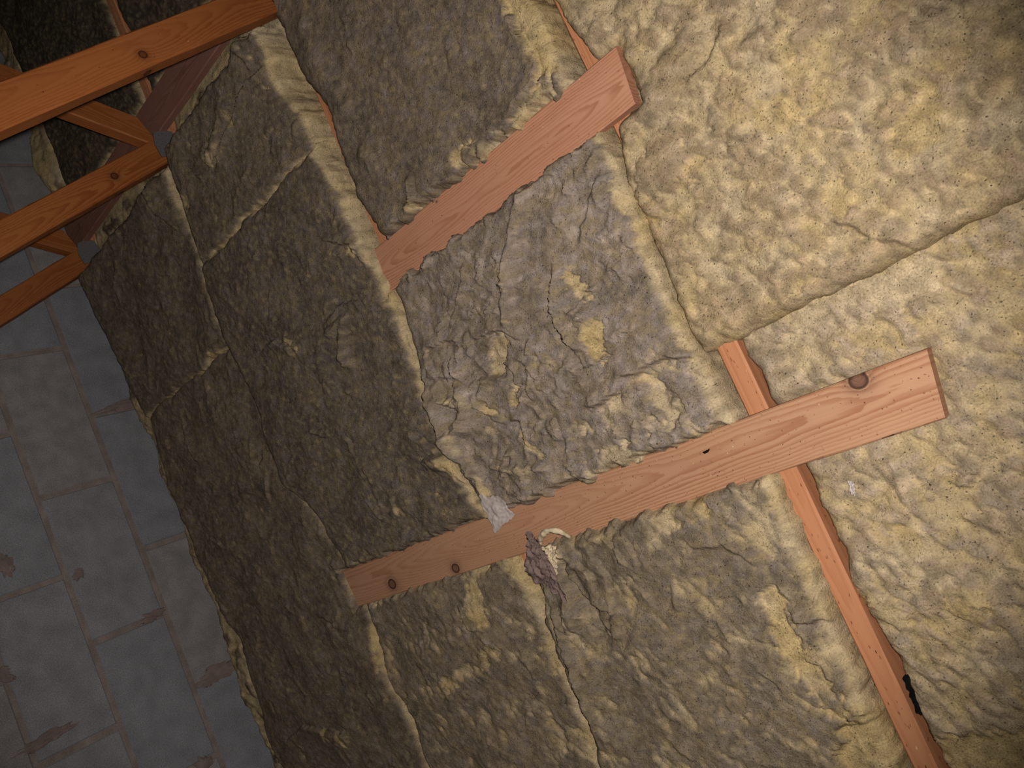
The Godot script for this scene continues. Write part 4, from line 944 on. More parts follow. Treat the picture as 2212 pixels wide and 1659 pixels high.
		{"on": "A1", "kind": 1, "w": 0.0088, "h": 0.0033, "skin": 0.11, "tint": 0.00, "pts": PackedVector2Array([Vector2(0.809, -0.885), Vector2(0.797, -0.883), Vector2(0.778, -0.881)])},
		{"on": "A1", "kind": 1, "w": 0.0119, "h": 0.0043, "skin": 0.15, "tint": 0.00, "pts": PackedVector2Array([Vector2(0.709, -0.838), Vector2(0.738, -0.830), Vector2(0.767, -0.829)])},
		{"on": "A1", "kind": 1, "w": 0.0073, "h": 0.0050, "skin": -0.00, "tint": 0.00, "pts": PackedVector2Array([Vector2(0.588, -0.885), Vector2(0.562, -0.867), Vector2(0.522, -0.851)])},
		{"on": "A1", "kind": 1, "w": 0.0113, "h": 0.0031, "skin": 0.18, "tint": 0.00, "pts": PackedVector2Array([Vector2(0.789, -0.766), Vector2(0.764, -0.766), Vector2(0.735, -0.751)])},
		{"on": "A1", "kind": 1, "w": 0.0137, "h": 0.0046, "skin": -0.09, "tint": 0.00, "pts": PackedVector2Array([Vector2(0.936, -1.023), Vector2(0.952, -1.025), Vector2(0.969, -1.024)])},
		{"on": "A1", "kind": 1, "w": 0.0106, "h": 0.0053, "skin": -0.01, "tint": 0.00, "pts": PackedVector2Array([Vector2(0.835, -0.960), Vector2(0.807, -0.962), Vector2(0.784, -0.952)])},
		{"on": "A1", "kind": 1, "w": 0.0115, "h": 0.0038, "skin": 0.01, "tint": 0.00, "pts": PackedVector2Array([Vector2(0.880, -1.033), Vector2(0.905, -1.039), Vector2(0.919, -1.035)])},
		{"on": "A1", "kind": 1, "w": 0.0134, "h": 0.0029, "skin": -0.09, "tint": 0.00, "pts": PackedVector2Array([Vector2(0.836, -0.901), Vector2(0.845, -0.949), Vector2(0.843, -0.982)])},
		{"on": "A1", "kind": 1, "w": 0.0091, "h": 0.0027, "skin": -0.10, "tint": 0.00, "pts": PackedVector2Array([Vector2(0.745, -0.945), Vector2(0.724, -0.968), Vector2(0.708, -0.983)])},
		{"on": "A1", "kind": 1, "w": 0.0118, "h": 0.0028, "skin": -0.16, "tint": 0.00, "pts": PackedVector2Array([Vector2(0.643, -1.072), Vector2(0.662, -1.079), Vector2(0.686, -1.088)])},
		{"on": "A1", "kind": 1, "w": 0.0121, "h": 0.0032, "skin": -0.04, "tint": 0.00, "pts": PackedVector2Array([Vector2(0.731, -0.793), Vector2(0.707, -0.792), Vector2(0.675, -0.799)])},
		{"on": "A1", "kind": 1, "w": 0.0074, "h": 0.0034, "skin": -0.13, "tint": 0.00, "pts": PackedVector2Array([Vector2(0.900, -0.952), Vector2(0.882, -0.945), Vector2(0.866, -0.943)])},
		{"on": "A1", "kind": 1, "w": 0.0136, "h": 0.0041, "skin": 0.06, "tint": 0.00, "pts": PackedVector2Array([Vector2(0.550, -0.860), Vector2(0.563, -0.851), Vector2(0.571, -0.842)])},
		{"on": "A1", "kind": 1, "w": 0.0124, "h": 0.0028, "skin": 0.01, "tint": 0.00, "pts": PackedVector2Array([Vector2(0.714, -0.856), Vector2(0.742, -0.868), Vector2(0.759, -0.870)])},
		{"on": "C2", "kind": 1, "w": 0.0102, "h": 0.0078, "skin": 0.29, "tint": 0.00, "pts": PackedVector2Array([Vector2(-0.385, -2.812), Vector2(-0.422, -2.762), Vector2(-0.436, -2.700)])},
		{"on": "C2", "kind": 1, "w": 0.0112, "h": 0.0039, "skin": 0.26, "tint": 0.00, "pts": PackedVector2Array([Vector2(-0.080, -2.380), Vector2(-0.053, -2.419), Vector2(-0.017, -2.421)])},
		{"on": "C2", "kind": 1, "w": 0.0143, "h": 0.0055, "skin": 0.13, "tint": 0.00, "pts": PackedVector2Array([Vector2(0.134, -1.947), Vector2(0.097, -1.989), Vector2(0.065, -2.006)])},
		{"on": "C2", "kind": 1, "w": 0.0196, "h": 0.0042, "skin": -0.20, "tint": 0.00, "pts": PackedVector2Array([Vector2(0.059, -2.421), Vector2(0.009, -2.363), Vector2(-0.018, -2.340)])},
		{"on": "C2", "kind": 1, "w": 0.0160, "h": 0.0069, "skin": 0.03, "tint": 0.00, "pts": PackedVector2Array([Vector2(0.195, -2.312), Vector2(0.175, -2.250), Vector2(0.147, -2.215)])},
		{"on": "C2", "kind": 1, "w": 0.0184, "h": 0.0061, "skin": 0.06, "tint": 0.00, "pts": PackedVector2Array([Vector2(0.307, -1.792), Vector2(0.286, -1.760), Vector2(0.267, -1.733)])},
		{"on": "C2", "kind": 1, "w": 0.0162, "h": 0.0072, "skin": 0.14, "tint": 0.00, "pts": PackedVector2Array([Vector2(0.427, -1.657), Vector2(0.393, -1.649), Vector2(0.364, -1.629)])},
		{"on": "C2", "kind": 1, "w": 0.0179, "h": 0.0064, "skin": -0.02, "tint": 0.00, "pts": PackedVector2Array([Vector2(-0.313, -2.760), Vector2(-0.357, -2.783), Vector2(-0.391, -2.838)])},
		{"on": "C2", "kind": 1, "w": 0.0151, "h": 0.0059, "skin": -0.02, "tint": 0.00, "pts": PackedVector2Array([Vector2(-0.080, -1.706), Vector2(-0.039, -1.764), Vector2(-0.003, -1.779)])},
		{"on": "C2", "kind": 1, "w": 0.0193, "h": 0.0077, "skin": -0.16, "tint": 0.00, "pts": PackedVector2Array([Vector2(0.290, -1.913), Vector2(0.302, -1.882), Vector2(0.327, -1.870)])},
		{"on": "C2", "kind": 1, "w": 0.0155, "h": 0.0072, "skin": 0.00, "tint": 0.00, "pts": PackedVector2Array([Vector2(-0.164, -1.841), Vector2(-0.133, -1.875), Vector2(-0.120, -1.908)])},
		{"on": "C2", "kind": 1, "w": 0.0175, "h": 0.0071, "skin": 0.24, "tint": 0.00, "pts": PackedVector2Array([Vector2(0.268, -1.878), Vector2(0.227, -1.911), Vector2(0.186, -1.930)])},
		{"on": "C2", "kind": 1, "w": 0.0186, "h": 0.0059, "skin": -0.13, "tint": 0.00, "pts": PackedVector2Array([Vector2(0.483, -1.680), Vector2(0.463, -1.657), Vector2(0.429, -1.626)])},
		{"on": "C2", "kind": 1, "w": 0.0100, "h": 0.0078, "skin": 0.29, "tint": 0.00, "pts": PackedVector2Array([Vector2(-0.212, -2.565), Vector2(-0.160, -2.547), Vector2(-0.109, -2.545)])},
		{"on": "B1", "kind": 1, "w": 0.0087, "h": 0.0039, "skin": -0.19, "tint": 0.00, "pts": PackedVector2Array([Vector2(1.090, -1.408), Vector2(1.115, -1.398), Vector2(1.122, -1.376)])},
		{"on": "B1", "kind": 1, "w": 0.0102, "h": 0.0055, "skin": -0.03, "tint": 0.00, "pts": PackedVector2Array([Vector2(0.853, -1.279), Vector2(0.873, -1.256), Vector2(0.878, -1.218)])},
		{"on": "B1", "kind": 1, "w": 0.0157, "h": 0.0080, "skin": 0.18, "tint": 0.00, "pts": PackedVector2Array([Vector2(1.035, -1.303), Vector2(1.060, -1.307), Vector2(1.104, -1.324)])},
		{"on": "B1", "kind": 1, "w": 0.0146, "h": 0.0046, "skin": 0.05, "tint": 0.00, "pts": PackedVector2Array([Vector2(0.890, -1.426), Vector2(0.870, -1.452), Vector2(0.868, -1.494)])},
		{"on": "B1", "kind": 1, "w": 0.0114, "h": 0.0043, "skin": -0.13, "tint": 0.00, "pts": PackedVector2Array([Vector2(0.744, -1.351), Vector2(0.758, -1.417), Vector2(0.765, -1.460)])},
		{"on": "B1", "kind": 1, "w": 0.0164, "h": 0.0076, "skin": -0.10, "tint": 0.00, "pts": PackedVector2Array([Vector2(1.136, -1.452), Vector2(1.142, -1.486), Vector2(1.124, -1.511)])},
		{"on": "B1", "kind": 1, "w": 0.0106, "h": 0.0063, "skin": 0.23, "tint": 0.00, "pts": PackedVector2Array([Vector2(0.951, -1.155), Vector2(0.940, -1.168), Vector2(0.934, -1.180)])},
		{"on": "B1", "kind": 1, "w": 0.0103, "h": 0.0050, "skin": 0.19, "tint": 0.00, "pts": PackedVector2Array([Vector2(0.785, -1.594), Vector2(0.800, -1.573), Vector2(0.814, -1.546)])},
		{"on": "B1", "kind": 1, "w": 0.0099, "h": 0.0053, "skin": 0.16, "tint": 0.00, "pts": PackedVector2Array([Vector2(1.008, -1.525), Vector2(0.999, -1.570), Vector2(0.983, -1.588)])},
		{"on": "B1", "kind": 1, "w": 0.0087, "h": 0.0061, "skin": -0.02, "tint": 0.00, "pts": PackedVector2Array([Vector2(0.982, -1.647), Vector2(0.959, -1.584), Vector2(0.965, -1.539)])},
		{"on": "R1", "kind": 1, "w": 0.0205, "h": 0.0043, "skin": -0.26, "tint": 0.00, "pts": PackedVector2Array([Vector2(0.371, -0.284), Vector2(0.366, -0.295), Vector2(0.359, -0.312)])},
		{"on": "R1", "kind": 1, "w": 0.0210, "h": 0.0035, "skin": -0.24, "tint": 0.00, "pts": PackedVector2Array([Vector2(0.296, -0.345), Vector2(0.301, -0.362), Vector2(0.306, -0.383)])},
		{"on": "R1", "kind": 1, "w": 0.0212, "h": 0.0034, "skin": -0.02, "tint": 0.00, "pts": PackedVector2Array([Vector2(0.156, -0.490), Vector2(0.165, -0.453), Vector2(0.196, -0.417)])},
		{"on": "R1", "kind": 1, "w": 0.0158, "h": 0.0030, "skin": 0.14, "tint": 0.00, "pts": PackedVector2Array([Vector2(0.159, -0.175), Vector2(0.152, -0.201), Vector2(0.140, -0.217)])},
		{"on": "R1", "kind": 1, "w": 0.0132, "h": 0.0038, "skin": 0.14, "tint": 0.00, "pts": PackedVector2Array([Vector2(0.256, -0.143), Vector2(0.254, -0.129), Vector2(0.254, -0.119)])},
		{"on": "R1", "kind": 1, "w": 0.0145, "h": 0.0033, "skin": -0.04, "tint": 0.00, "pts": PackedVector2Array([Vector2(0.497, -0.494), Vector2(0.501, -0.444), Vector2(0.500, -0.420)])},
		{"on": "R1", "kind": 1, "w": 0.0206, "h": 0.0044, "skin": 0.21, "tint": 0.00, "pts": PackedVector2Array([Vector2(0.348, -0.403), Vector2(0.327, -0.419), Vector2(0.318, -0.452)])},
		{"on": "R1", "kind": 1, "w": 0.0153, "h": 0.0049, "skin": 0.27, "tint": 0.00, "pts": PackedVector2Array([Vector2(0.324, -0.434), Vector2(0.339, -0.454), Vector2(0.347, -0.483)])},
		{"on": "R1", "kind": 1, "w": 0.0152, "h": 0.0030, "skin": 0.29, "tint": 0.00, "pts": PackedVector2Array([Vector2(0.168, -0.151), Vector2(0.175, -0.161), Vector2(0.189, -0.174)])},
		{"on": "R1", "kind": 1, "w": 0.0125, "h": 0.0036, "skin": -0.18, "tint": 0.00, "pts": PackedVector2Array([Vector2(0.340, -0.581), Vector2(0.319, -0.578), Vector2(0.284, -0.571)])},
		{"on": "R1", "kind": 1, "w": 0.0123, "h": 0.0035, "skin": -0.09, "tint": 0.00, "pts": PackedVector2Array([Vector2(0.374, -0.415), Vector2(0.366, -0.444), Vector2(0.332, -0.464)])},
		{"on": "R1", "kind": 1, "w": 0.0117, "h": 0.0031, "skin": 0.29, "tint": 0.00, "pts": PackedVector2Array([Vector2(0.287, -0.147), Vector2(0.308, -0.147), Vector2(0.323, -0.139)])},
		{"on": "R1", "kind": 1, "w": 0.0125, "h": 0.0053, "skin": 0.08, "tint": 0.00, "pts": PackedVector2Array([Vector2(0.267, -0.175), Vector2(0.257, -0.193), Vector2(0.252, -0.201)])},
		{"on": "R1", "kind": 1, "w": 0.0141, "h": 0.0029, "skin": -0.14, "tint": 0.00, "pts": PackedVector2Array([Vector2(0.072, -0.261), Vector2(0.060, -0.279), Vector2(0.050, -0.311)])},
		{"on": "R1", "kind": 1, "w": 0.0194, "h": 0.0047, "skin": 0.25, "tint": 0.00, "pts": PackedVector2Array([Vector2(0.463, -0.472), Vector2(0.467, -0.460), Vector2(0.474, -0.442)])},
		{"on": "R1", "kind": 1, "w": 0.0112, "h": 0.0029, "skin": 0.14, "tint": 0.00, "pts": PackedVector2Array([Vector2(0.288, -0.274), Vector2(0.274, -0.289), Vector2(0.242, -0.305)])},
		{"on": "R2", "kind": 1, "w": 0.0170, "h": 0.0035, "skin": -0.14, "tint": 0.00, "pts": PackedVector2Array([Vector2(-0.214, -0.310), Vector2(-0.224, -0.304), Vector2(-0.242, -0.304)])},
		{"on": "R2", "kind": 1, "w": 0.0138, "h": 0.0024, "skin": -0.12, "tint": 0.00, "pts": PackedVector2Array([Vector2(-0.515, -0.578), Vector2(-0.488, -0.567), Vector2(-0.455, -0.551)])},
		{"on": "R2", "kind": 1, "w": 0.0125, "h": 0.0043, "skin": 0.12, "tint": 0.00, "pts": PackedVector2Array([Vector2(-0.144, -0.385), Vector2(-0.125, -0.392), Vector2(-0.110, -0.409)])},
		{"on": "R2", "kind": 1, "w": 0.0179, "h": 0.0043, "skin": 0.18, "tint": 0.00, "pts": PackedVector2Array([Vector2(-0.323, -0.354), Vector2(-0.310, -0.376), Vector2(-0.287, -0.401)])},
		{"on": "R2", "kind": 1, "w": 0.0175, "h": 0.0043, "skin": 0.09, "tint": 0.00, "pts": PackedVector2Array([Vector2(-0.427, -0.415), Vector2(-0.397, -0.423), Vector2(-0.382, -0.460)])},
		{"on": "R2", "kind": 1, "w": 0.0134, "h": 0.0042, "skin": 0.08, "tint": 0.00, "pts": PackedVector2Array([Vector2(-0.188, -0.383), Vector2(-0.175, -0.400), Vector2(-0.155, -0.417)])},
		{"on": "R2", "kind": 1, "w": 0.0143, "h": 0.0050, "skin": -0.14, "tint": 0.00, "pts": PackedVector2Array([Vector2(-0.392, -0.411), Vector2(-0.369, -0.403), Vector2(-0.353, -0.398)])},
		{"on": "R2", "kind": 1, "w": 0.0202, "h": 0.0036, "skin": 0.18, "tint": 0.00, "pts": PackedVector2Array([Vector2(-0.204, -0.367), Vector2(-0.209, -0.354), Vector2(-0.213, -0.336)])},
		{"on": "R2", "kind": 1, "w": 0.0198, "h": 0.0055, "skin": 0.07, "tint": 0.00, "pts": PackedVector2Array([Vector2(-0.257, -0.484), Vector2(-0.232, -0.469), Vector2(-0.184, -0.465)])},
		{"on": "R2", "kind": 1, "w": 0.0160, "h": 0.0050, "skin": 0.11, "tint": 0.00, "pts": PackedVector2Array([Vector2(-0.253, -0.519), Vector2(-0.284, -0.513), Vector2(-0.309, -0.498)])},
		{"on": "R2", "kind": 1, "w": 0.0144, "h": 0.0055, "skin": -0.05, "tint": 0.00, "pts": PackedVector2Array([Vector2(-0.256, -0.461), Vector2(-0.226, -0.455), Vector2(-0.183, -0.446)])},
		{"on": "R2", "kind": 1, "w": 0.0162, "h": 0.0042, "skin": 0.29, "tint": 0.00, "pts": PackedVector2Array([Vector2(-0.495, -0.533), Vector2(-0.499, -0.510), Vector2(-0.501, -0.495)])},
		{"on": "R2", "kind": 1, "w": 0.0208, "h": 0.0029, "skin": -0.01, "tint": 0.00, "pts": PackedVector2Array([Vector2(-0.446, -0.506), Vector2(-0.415, -0.506), Vector2(-0.382, -0.510)])},
		{"on": "R2", "kind": 1, "w": 0.0206, "h": 0.0038, "skin": -0.19, "tint": 0.00, "pts": PackedVector2Array([Vector2(-0.447, -0.438), Vector2(-0.425, -0.446), Vector2(-0.385, -0.460)])}]
	var specs := [
		{"key": "R1", "label": "bright cream wool batt nearest the light, its cut end lapping the next batt", "x0": 0.062, "x1": 1.250, "y": 0.020, "pale": cream, "res": 0.004, "lump": 0.01, "crease": 0.005, "cover": 0, "tone": 1.3, "grey": 0.2, "rag": 0.006, "roll": 0.012, "rollw": 0.02, "tilt": 0, "lip": 0.01, "over": 0.004, "lap": -0.003, "boardlip": 0, "soil": 0.78, "warm": 0.2, "soft": 0.3, "mott": 1.15, "midk": 0.1, "sd": 0,
			"far": PackedVector2Array([Vector2(0.101, -0.639), Vector2(0.191, -0.633), Vector2(0.288, -0.629), Vector2(0.354, -0.625), Vector2(0.449, -0.595), Vector2(0.568, -0.589), Vector2(0.629, -0.602), Vector2(0.689, -0.610)]),
			"near": PackedVector2Array([Vector2(-2.000, 0.420), Vector2(3.000, 0.420)])},
		{"key": "R2", "label": "pale cream wool batt under the end of the long knotted board", "x0": -1.250, "x1": 0.075, "y": -0.004, "pale": cream, "res": 0.0042, "lump": 0.008, "crease": 0.004, "cover": 0, "tone": 1.4, "grey": 0.5, "rag": 0.006, "roll": 0.01, "rollw": 0.02, "tilt": 0, "lip": 0.01, "over": 0.003, "lap": -0.004, "boardlip": 0, "soil": 0.72, "warm": 0.1, "soft": 0.3, "mott": 1.1, "midk": 0.14, "sd": 3.7,
			"far": PackedVector2Array([Vector2(-0.629, -0.574), Vector2(-0.548, -0.571), Vector2(-0.499, -0.569), Vector2(-0.478, -0.563), Vector2(-0.418, -0.575), Vector2(-0.343, -0.583), Vector2(-0.303, -0.566), Vector2(-0.212, -0.573), Vector2(-0.167, -0.570), Vector2(-0.041, -0.569), Vector2(0.001, -0.568), Vector2(0.038, -0.583), Vector2(0.074, -0.574)]),
			"near": PackedVector2Array([Vector2(-2.000, 0.420), Vector2(3.000, 0.420)])},
		{"key": "A1", "label": "brown dusty batt above the short board with a pale torn right edge", "x0": 0.512, "x1": 1.900, "y": 0.038, "pale": cream, "res": 0.0034, "lump": 0.007, "crease": 0.003, "cover": 0.85, "tone": 0.74, "grey": 0.35, "rag": 0.014, "roll": 0.012, "rollw": 0.022, "tilt": 0, "lip": 0.03, "over": 0.015, "lap": 0.005, "boardlip": 0.3, "soil": 1, "warm": 0, "soft": 0.22, "mott": 0.3, "midk": 0.3, "sd": 7.4,
			"far": PackedVector2Array([Vector2(0.583, -1.172), Vector2(0.657, -1.190), Vector2(0.782, -1.182), Vector2(0.835, -1.162), Vector2(0.941, -1.188), Vector2(1.048, -1.196), Vector2(1.132, -1.203)]),
			"near": PackedVector2Array([Vector2(0.450, -0.632), Vector2(0.579, -0.641), Vector2(0.651, -0.643), Vector2(0.712, -0.641), Vector2(1.000, -0.632)])},
		{"key": "A2", "label": "torn and folded grey-brown batt between the two loose boards", "x0": -0.090, "x1": 0.512, "y": 0.036, "pale": cream, "res": 0.003, "lump": 0.009, "crease": 0.014, "cover": 0.72, "tone": 1.12, "grey": 0.62, "rag": 0.008, "roll": 0.012, "rollw": 0.022, "tilt": 0, "lip": 0.024, "over": 0.015, "lap": 0.005, "boardlip": 0.3, "soil": 1, "warm": 0, "soft": 0.22, "mott": 0.3, "midk": 0.3, "sd": 11.1,
			"far": PackedVector2Array([Vector2(-0.050, -1.209), Vector2(0.003, -1.219), Vector2(0.110, -1.234), Vector2(0.231, -1.227), Vector2(0.350, -1.213), Vector2(0.426, -1.195)]),
			"near": PackedVector2Array([Vector2(-0.200, -0.625), Vector2(-0.041, -0.632), Vector2(0.094, -0.647), Vector2(0.196, -0.644), Vector2(0.331, -0.630), Vector2(0.451, -0.632)])},
		{"key": "A3", "label": "speckled greyish batt below the long board with bright yellow torn patches", "x0": -1.250, "x1": -0.090, "y": 0.038, "pale": cream, "res": 0.0034, "lump": 0.009, "crease": 0.006, "cover": 0.5, "tone": 0.68, "grey": 0.6, "rag": 0.014, "roll": 0.012, "rollw": 0.022, "tilt": 0, "lip": 0.022, "over": 0.015, "lap": 0.005, "boardlip": 0.3, "soil": 0.85, "warm": 0, "soft": 0.45, "mott": 0.6, "midk": 0.3, "sd": 14.8,
			"far": PackedVector2Array([Vector2(-0.565, -1.188), Vector2(-0.483, -1.178), Vector2(-0.353, -1.178), Vector2(-0.233, -1.160), Vector2(-0.122, -1.147)]),
			"near": PackedVector2Array([Vector2(-1.300, -0.628), Vector2(-0.622, -0.623), Vector2(-0.572, -0.621), Vector2(-0.462, -0.621), Vector2(-0.342, -0.624), Vector2(-0.220, -0.621), Vector2(-0.169, -0.612), Vector2(0.050, -0.625)])},
		{"key": "B1", "label": "dusty batt bulging against the struts with a pale cut end seam", "x0": 0.800, "x1": 1.105, "y": 0.050, "pale": cream, "res": 0.0034, "lump": 0.01, "crease": 0.006, "cover": 0.65, "tone": 0.7, "grey": 0.3, "rag": 0.014, "roll": 0.014, "rollw": 0.025, "tilt": 0.08, "lip": 0.014, "over": 0.015, "lap": 0.005, "boardlip": 0.3, "soil": 1, "warm": 0, "soft": 0.22, "mott": 0.3, "midk": 0.3, "sd": 18.5,
			"far": PackedVector2Array([Vector2(0.700, -1.795), Vector2(0.850, -1.785), Vector2(0.950, -1.765), Vector2(1.050, -1.735), Vector2(1.200, -1.690)]),
			"near": PackedVector2Array([Vector2(0.840, -1.233), Vector2(0.879, -1.223), Vector2(0.961, -1.252), Vector2(1.080, -1.240), Vector2(1.300, -1.230)])},
		{"key": "B2", "label": "dark sooty batt in the middle with a wide pale edge at its top corner", "x0": -0.090, "x1": 0.810, "y": 0.030, "pale": cream, "res": 0.0034, "lump": 0.009, "crease": 0.005, "cover": 0.9, "tone": 0.63, "grey": 0.5, "rag": 0.014, "roll": 0.012, "rollw": 0.025, "tilt": 0.02, "lip": 0.03, "over": 0.015, "lap": 0.005, "boardlip": 0.3, "soil": 1, "warm": 0, "soft": 0.22, "mott": 0.3, "midk": 0.3, "sd": 22.2,
			"far": PackedVector2Array([Vector2(-0.548, -1.736), Vector2(-0.417, -1.733), Vector2(-0.309, -1.756), Vector2(-0.161, -1.725), Vector2(-0.018, -1.727), Vector2(0.128, -1.772), Vector2(0.220, -1.830), Vector2(0.361, -1.831), Vector2(0.473, -1.819), Vector2(0.678, -1.837), Vector2(0.749, -1.819), Vector2(0.838, -1.786), Vector2(0.924, -1.797), Vector2(1.092, -1.782)]),
			"near": PackedVector2Array([Vector2(-0.098, -1.189), Vector2(-0.009, -1.220), Vector2(0.099, -1.236), Vector2(0.185, -1.243), Vector2(0.314, -1.224), Vector2(0.394, -1.212), Vector2(0.484, -1.219), Vector2(0.594, -1.222), Vector2(0.714, -1.220), Vector2(0.820, -1.228)])},
		{"key": "B3", "label": "olive brown batt with pale yellow patches under the long board end", "x0": -1.250, "x1": -0.090, "y": 0.024, "pale": cream, "res": 0.0034, "lump": 0.01, "crease": 0.006, "cover": 0.55, "tone": 0.81, "grey": 0.3, "rag": 0.014, "roll": 0.012, "rollw": 0.022, "tilt": 0, "lip": 0.03, "over": 0.015, "lap": 0.005, "boardlip": 0.3, "soil": 0.9, "warm": 0, "soft": 0.45, "mott": 0.5, "midk": 0.3, "sd": 25.9,
			"far": PackedVector2Array([Vector2(-0.548, -1.736), Vector2(-0.417, -1.733), Vector2(-0.309, -1.756), Vector2(-0.161, -1.725), Vector2(-0.018, -1.727), Vector2(0.128, -1.772), Vector2(0.220, -1.830), Vector2(0.361, -1.831), Vector2(0.473, -1.819), Vector2(0.678, -1.837), Vector2(0.749, -1.819), Vector2(0.838, -1.786), Vector2(0.924, -1.797), Vector2(1.092, -1.782)]),
			"near": PackedVector2Array([Vector2(-0.586, -1.185), Vector2(-0.422, -1.179), Vector2(-0.287, -1.179), Vector2(-0.127, -1.193)])},
		{"key": "C1", "label": "dark brown batt by the wall beneath the two lower struts", "x0": 0.600, "x1": 1.085, "y": 0.035, "pale": cream, "res": 0.0045, "lump": 0.01, "crease": 0.006, "cover": 0.8, "tone": 0.67, "grey": 0.3, "rag": 0.014, "roll": 0.012, "rollw": 0.022, "tilt": 0.06, "lip": 0.016, "over": 0.015, "lap": 0.005, "boardlip": 0.3, "soil": 1, "warm": 0, "soft": 0.22, "mott": 0.3, "midk": 0.3, "sd": 29.6,
			"far": PackedVector2Array([Vector2(-0.496, -2.371), Vector2(-0.367, -2.410), Vector2(-0.203, -2.367), Vector2(-0.127, -2.351), Vector2(0.064, -2.407), Vector2(0.228, -2.413), Vector2(0.379, -2.417), Vector2(0.594, -2.382), Vector2(0.721, -2.392), Vector2(0.946, -2.408), Vector2(1.105, -2.393)]),
			"near": PackedVector2Array([Vector2(0.220, -1.814), Vector2(0.361, -1.815), Vector2(0.473, -1.803), Vector2(0.678, -1.821), Vector2(0.749, -1.803), Vector2(0.838, -1.770), Vector2(0.924, -1.781), Vector2(1.092, -1.766)])},
		{"key": "C2", "label": "long dark brown batt running down beside the block wall", "x0": -1.250, "x1": 0.610, "y": 0.030, "pale": cream, "res": 0.0045, "lump": 0.01, "crease": 0.006, "cover": 0.78, "tone": 0.74, "grey": 0.25, "rag": 0.014, "roll": 0.012, "rollw": 0.022, "tilt": 0, "lip": 0.016, "over": 0.015, "lap": 0.005, "boardlip": 0.3, "soil": 1, "warm": 0, "soft": 0.35, "mott": 0.3, "midk": 0.3, "sd": 33.3,
			"far": PackedVector2Array([Vector2(-0.496, -2.371), Vector2(-0.367, -2.410), Vector2(-0.203, -2.367), Vector2(-0.127, -2.351), Vector2(0.064, -2.407), Vector2(0.228, -2.413), Vector2(0.379, -2.417), Vector2(0.594, -2.382), Vector2(0.721, -2.392), Vector2(0.946, -2.408), Vector2(1.105, -2.393)]),
			"near": PackedVector2Array([Vector2(-0.548, -1.720), Vector2(-0.417, -1.717), Vector2(-0.309, -1.740), Vector2(-0.161, -1.709), Vector2(-0.018, -1.711), Vector2(0.128, -1.756), Vector2(0.220, -1.814), Vector2(0.361, -1.815), Vector2(0.473, -1.803)])},
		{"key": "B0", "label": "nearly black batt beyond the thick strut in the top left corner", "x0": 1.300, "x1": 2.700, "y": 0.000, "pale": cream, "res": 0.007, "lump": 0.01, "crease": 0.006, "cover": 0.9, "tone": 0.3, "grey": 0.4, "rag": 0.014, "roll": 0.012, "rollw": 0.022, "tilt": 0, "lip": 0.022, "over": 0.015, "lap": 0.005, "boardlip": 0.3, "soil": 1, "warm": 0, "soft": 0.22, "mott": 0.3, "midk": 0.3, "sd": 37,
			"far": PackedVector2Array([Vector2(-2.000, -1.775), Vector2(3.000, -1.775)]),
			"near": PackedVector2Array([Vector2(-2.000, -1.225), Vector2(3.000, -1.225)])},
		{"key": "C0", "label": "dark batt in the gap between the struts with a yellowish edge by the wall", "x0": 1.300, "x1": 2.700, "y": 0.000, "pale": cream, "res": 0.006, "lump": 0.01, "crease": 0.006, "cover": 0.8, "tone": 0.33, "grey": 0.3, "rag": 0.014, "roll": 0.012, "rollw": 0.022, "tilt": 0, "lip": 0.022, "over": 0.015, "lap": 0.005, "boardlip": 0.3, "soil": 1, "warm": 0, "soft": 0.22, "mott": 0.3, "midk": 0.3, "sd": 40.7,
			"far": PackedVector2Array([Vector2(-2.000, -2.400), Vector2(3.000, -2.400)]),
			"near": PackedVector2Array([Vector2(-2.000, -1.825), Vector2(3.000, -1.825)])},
		{"key": "E1", "label": "pale ragged wool edge beside the brown plank below the thick strut", "x0": 1.060, "x1": 1.290, "y": -0.012, "pale": cream, "res": 0.006, "lump": 0.01, "crease": 0.006, "cover": -0.3, "tone": 0.5, "grey": 0.3, "rag": 0.014, "roll": 0.012, "rollw": 0.022, "tilt": 0, "lip": 0.022, "over": 0.015, "lap": 0.005, "boardlip": 0.3, "soil": 1, "warm": 0, "soft": 0.22, "mott": 0.3, "midk": 0.3, "sd": 44.4,
			"far": PackedVector2Array([Vector2(-2.000, -1.775), Vector2(3.000, -1.775)]),
			"near": PackedVector2Array([Vector2(-2.000, -1.225), Vector2(3.000, -1.225)])},
		{"key": "E2", "label": "pale wool scrap under the nail plate beside the brown plank", "x0": 1.050, "x1": 1.290, "y": -0.012, "pale": cream, "res": 0.006, "lump": 0.01, "crease": 0.006, "cover": -0.1, "tone": 0.5, "grey": 0.3, "rag": 0.014, "roll": 0.012, "rollw": 0.022, "tilt": 0, "lip": 0.022, "over": 0.015, "lap": 0.005, "boardlip": 0.3, "soil": 1, "warm": 0, "soft": 0.22, "mott": 0.3, "midk": 0.3, "sd": 48.1,
			"far": PackedVector2Array([Vector2(-2.000, -2.375), Vector2(3.000, -2.375)]),
			"near": PackedVector2Array([Vector2(-2.000, -1.825), Vector2(3.000, -1.825)])},
		{"key": "W", "label": "thin strip of yellow wool stuffed along the foot of the block wall", "x0": -1.250, "x1": 2.700, "y": 0.006, "pale": cream, "res": 0.005, "lump": 0.018, "crease": 0.01, "cover": -0.25, "tone": 0.59, "grey": 0.2, "rag": 0.004, "roll": 0.01, "rollw": 0.02, "tilt": 0, "lip": 0.022, "over": 0.015, "lap": 0.005, "boardlip": 0.3, "soil": 1, "warm": 0, "soft": 0.22, "mott": 0.3, "midk": 0.3, "sd": 51.8,
			"far": PackedVector2Array([Vector2(-2.000, -2.487), Vector2(3.000, -2.487)]),
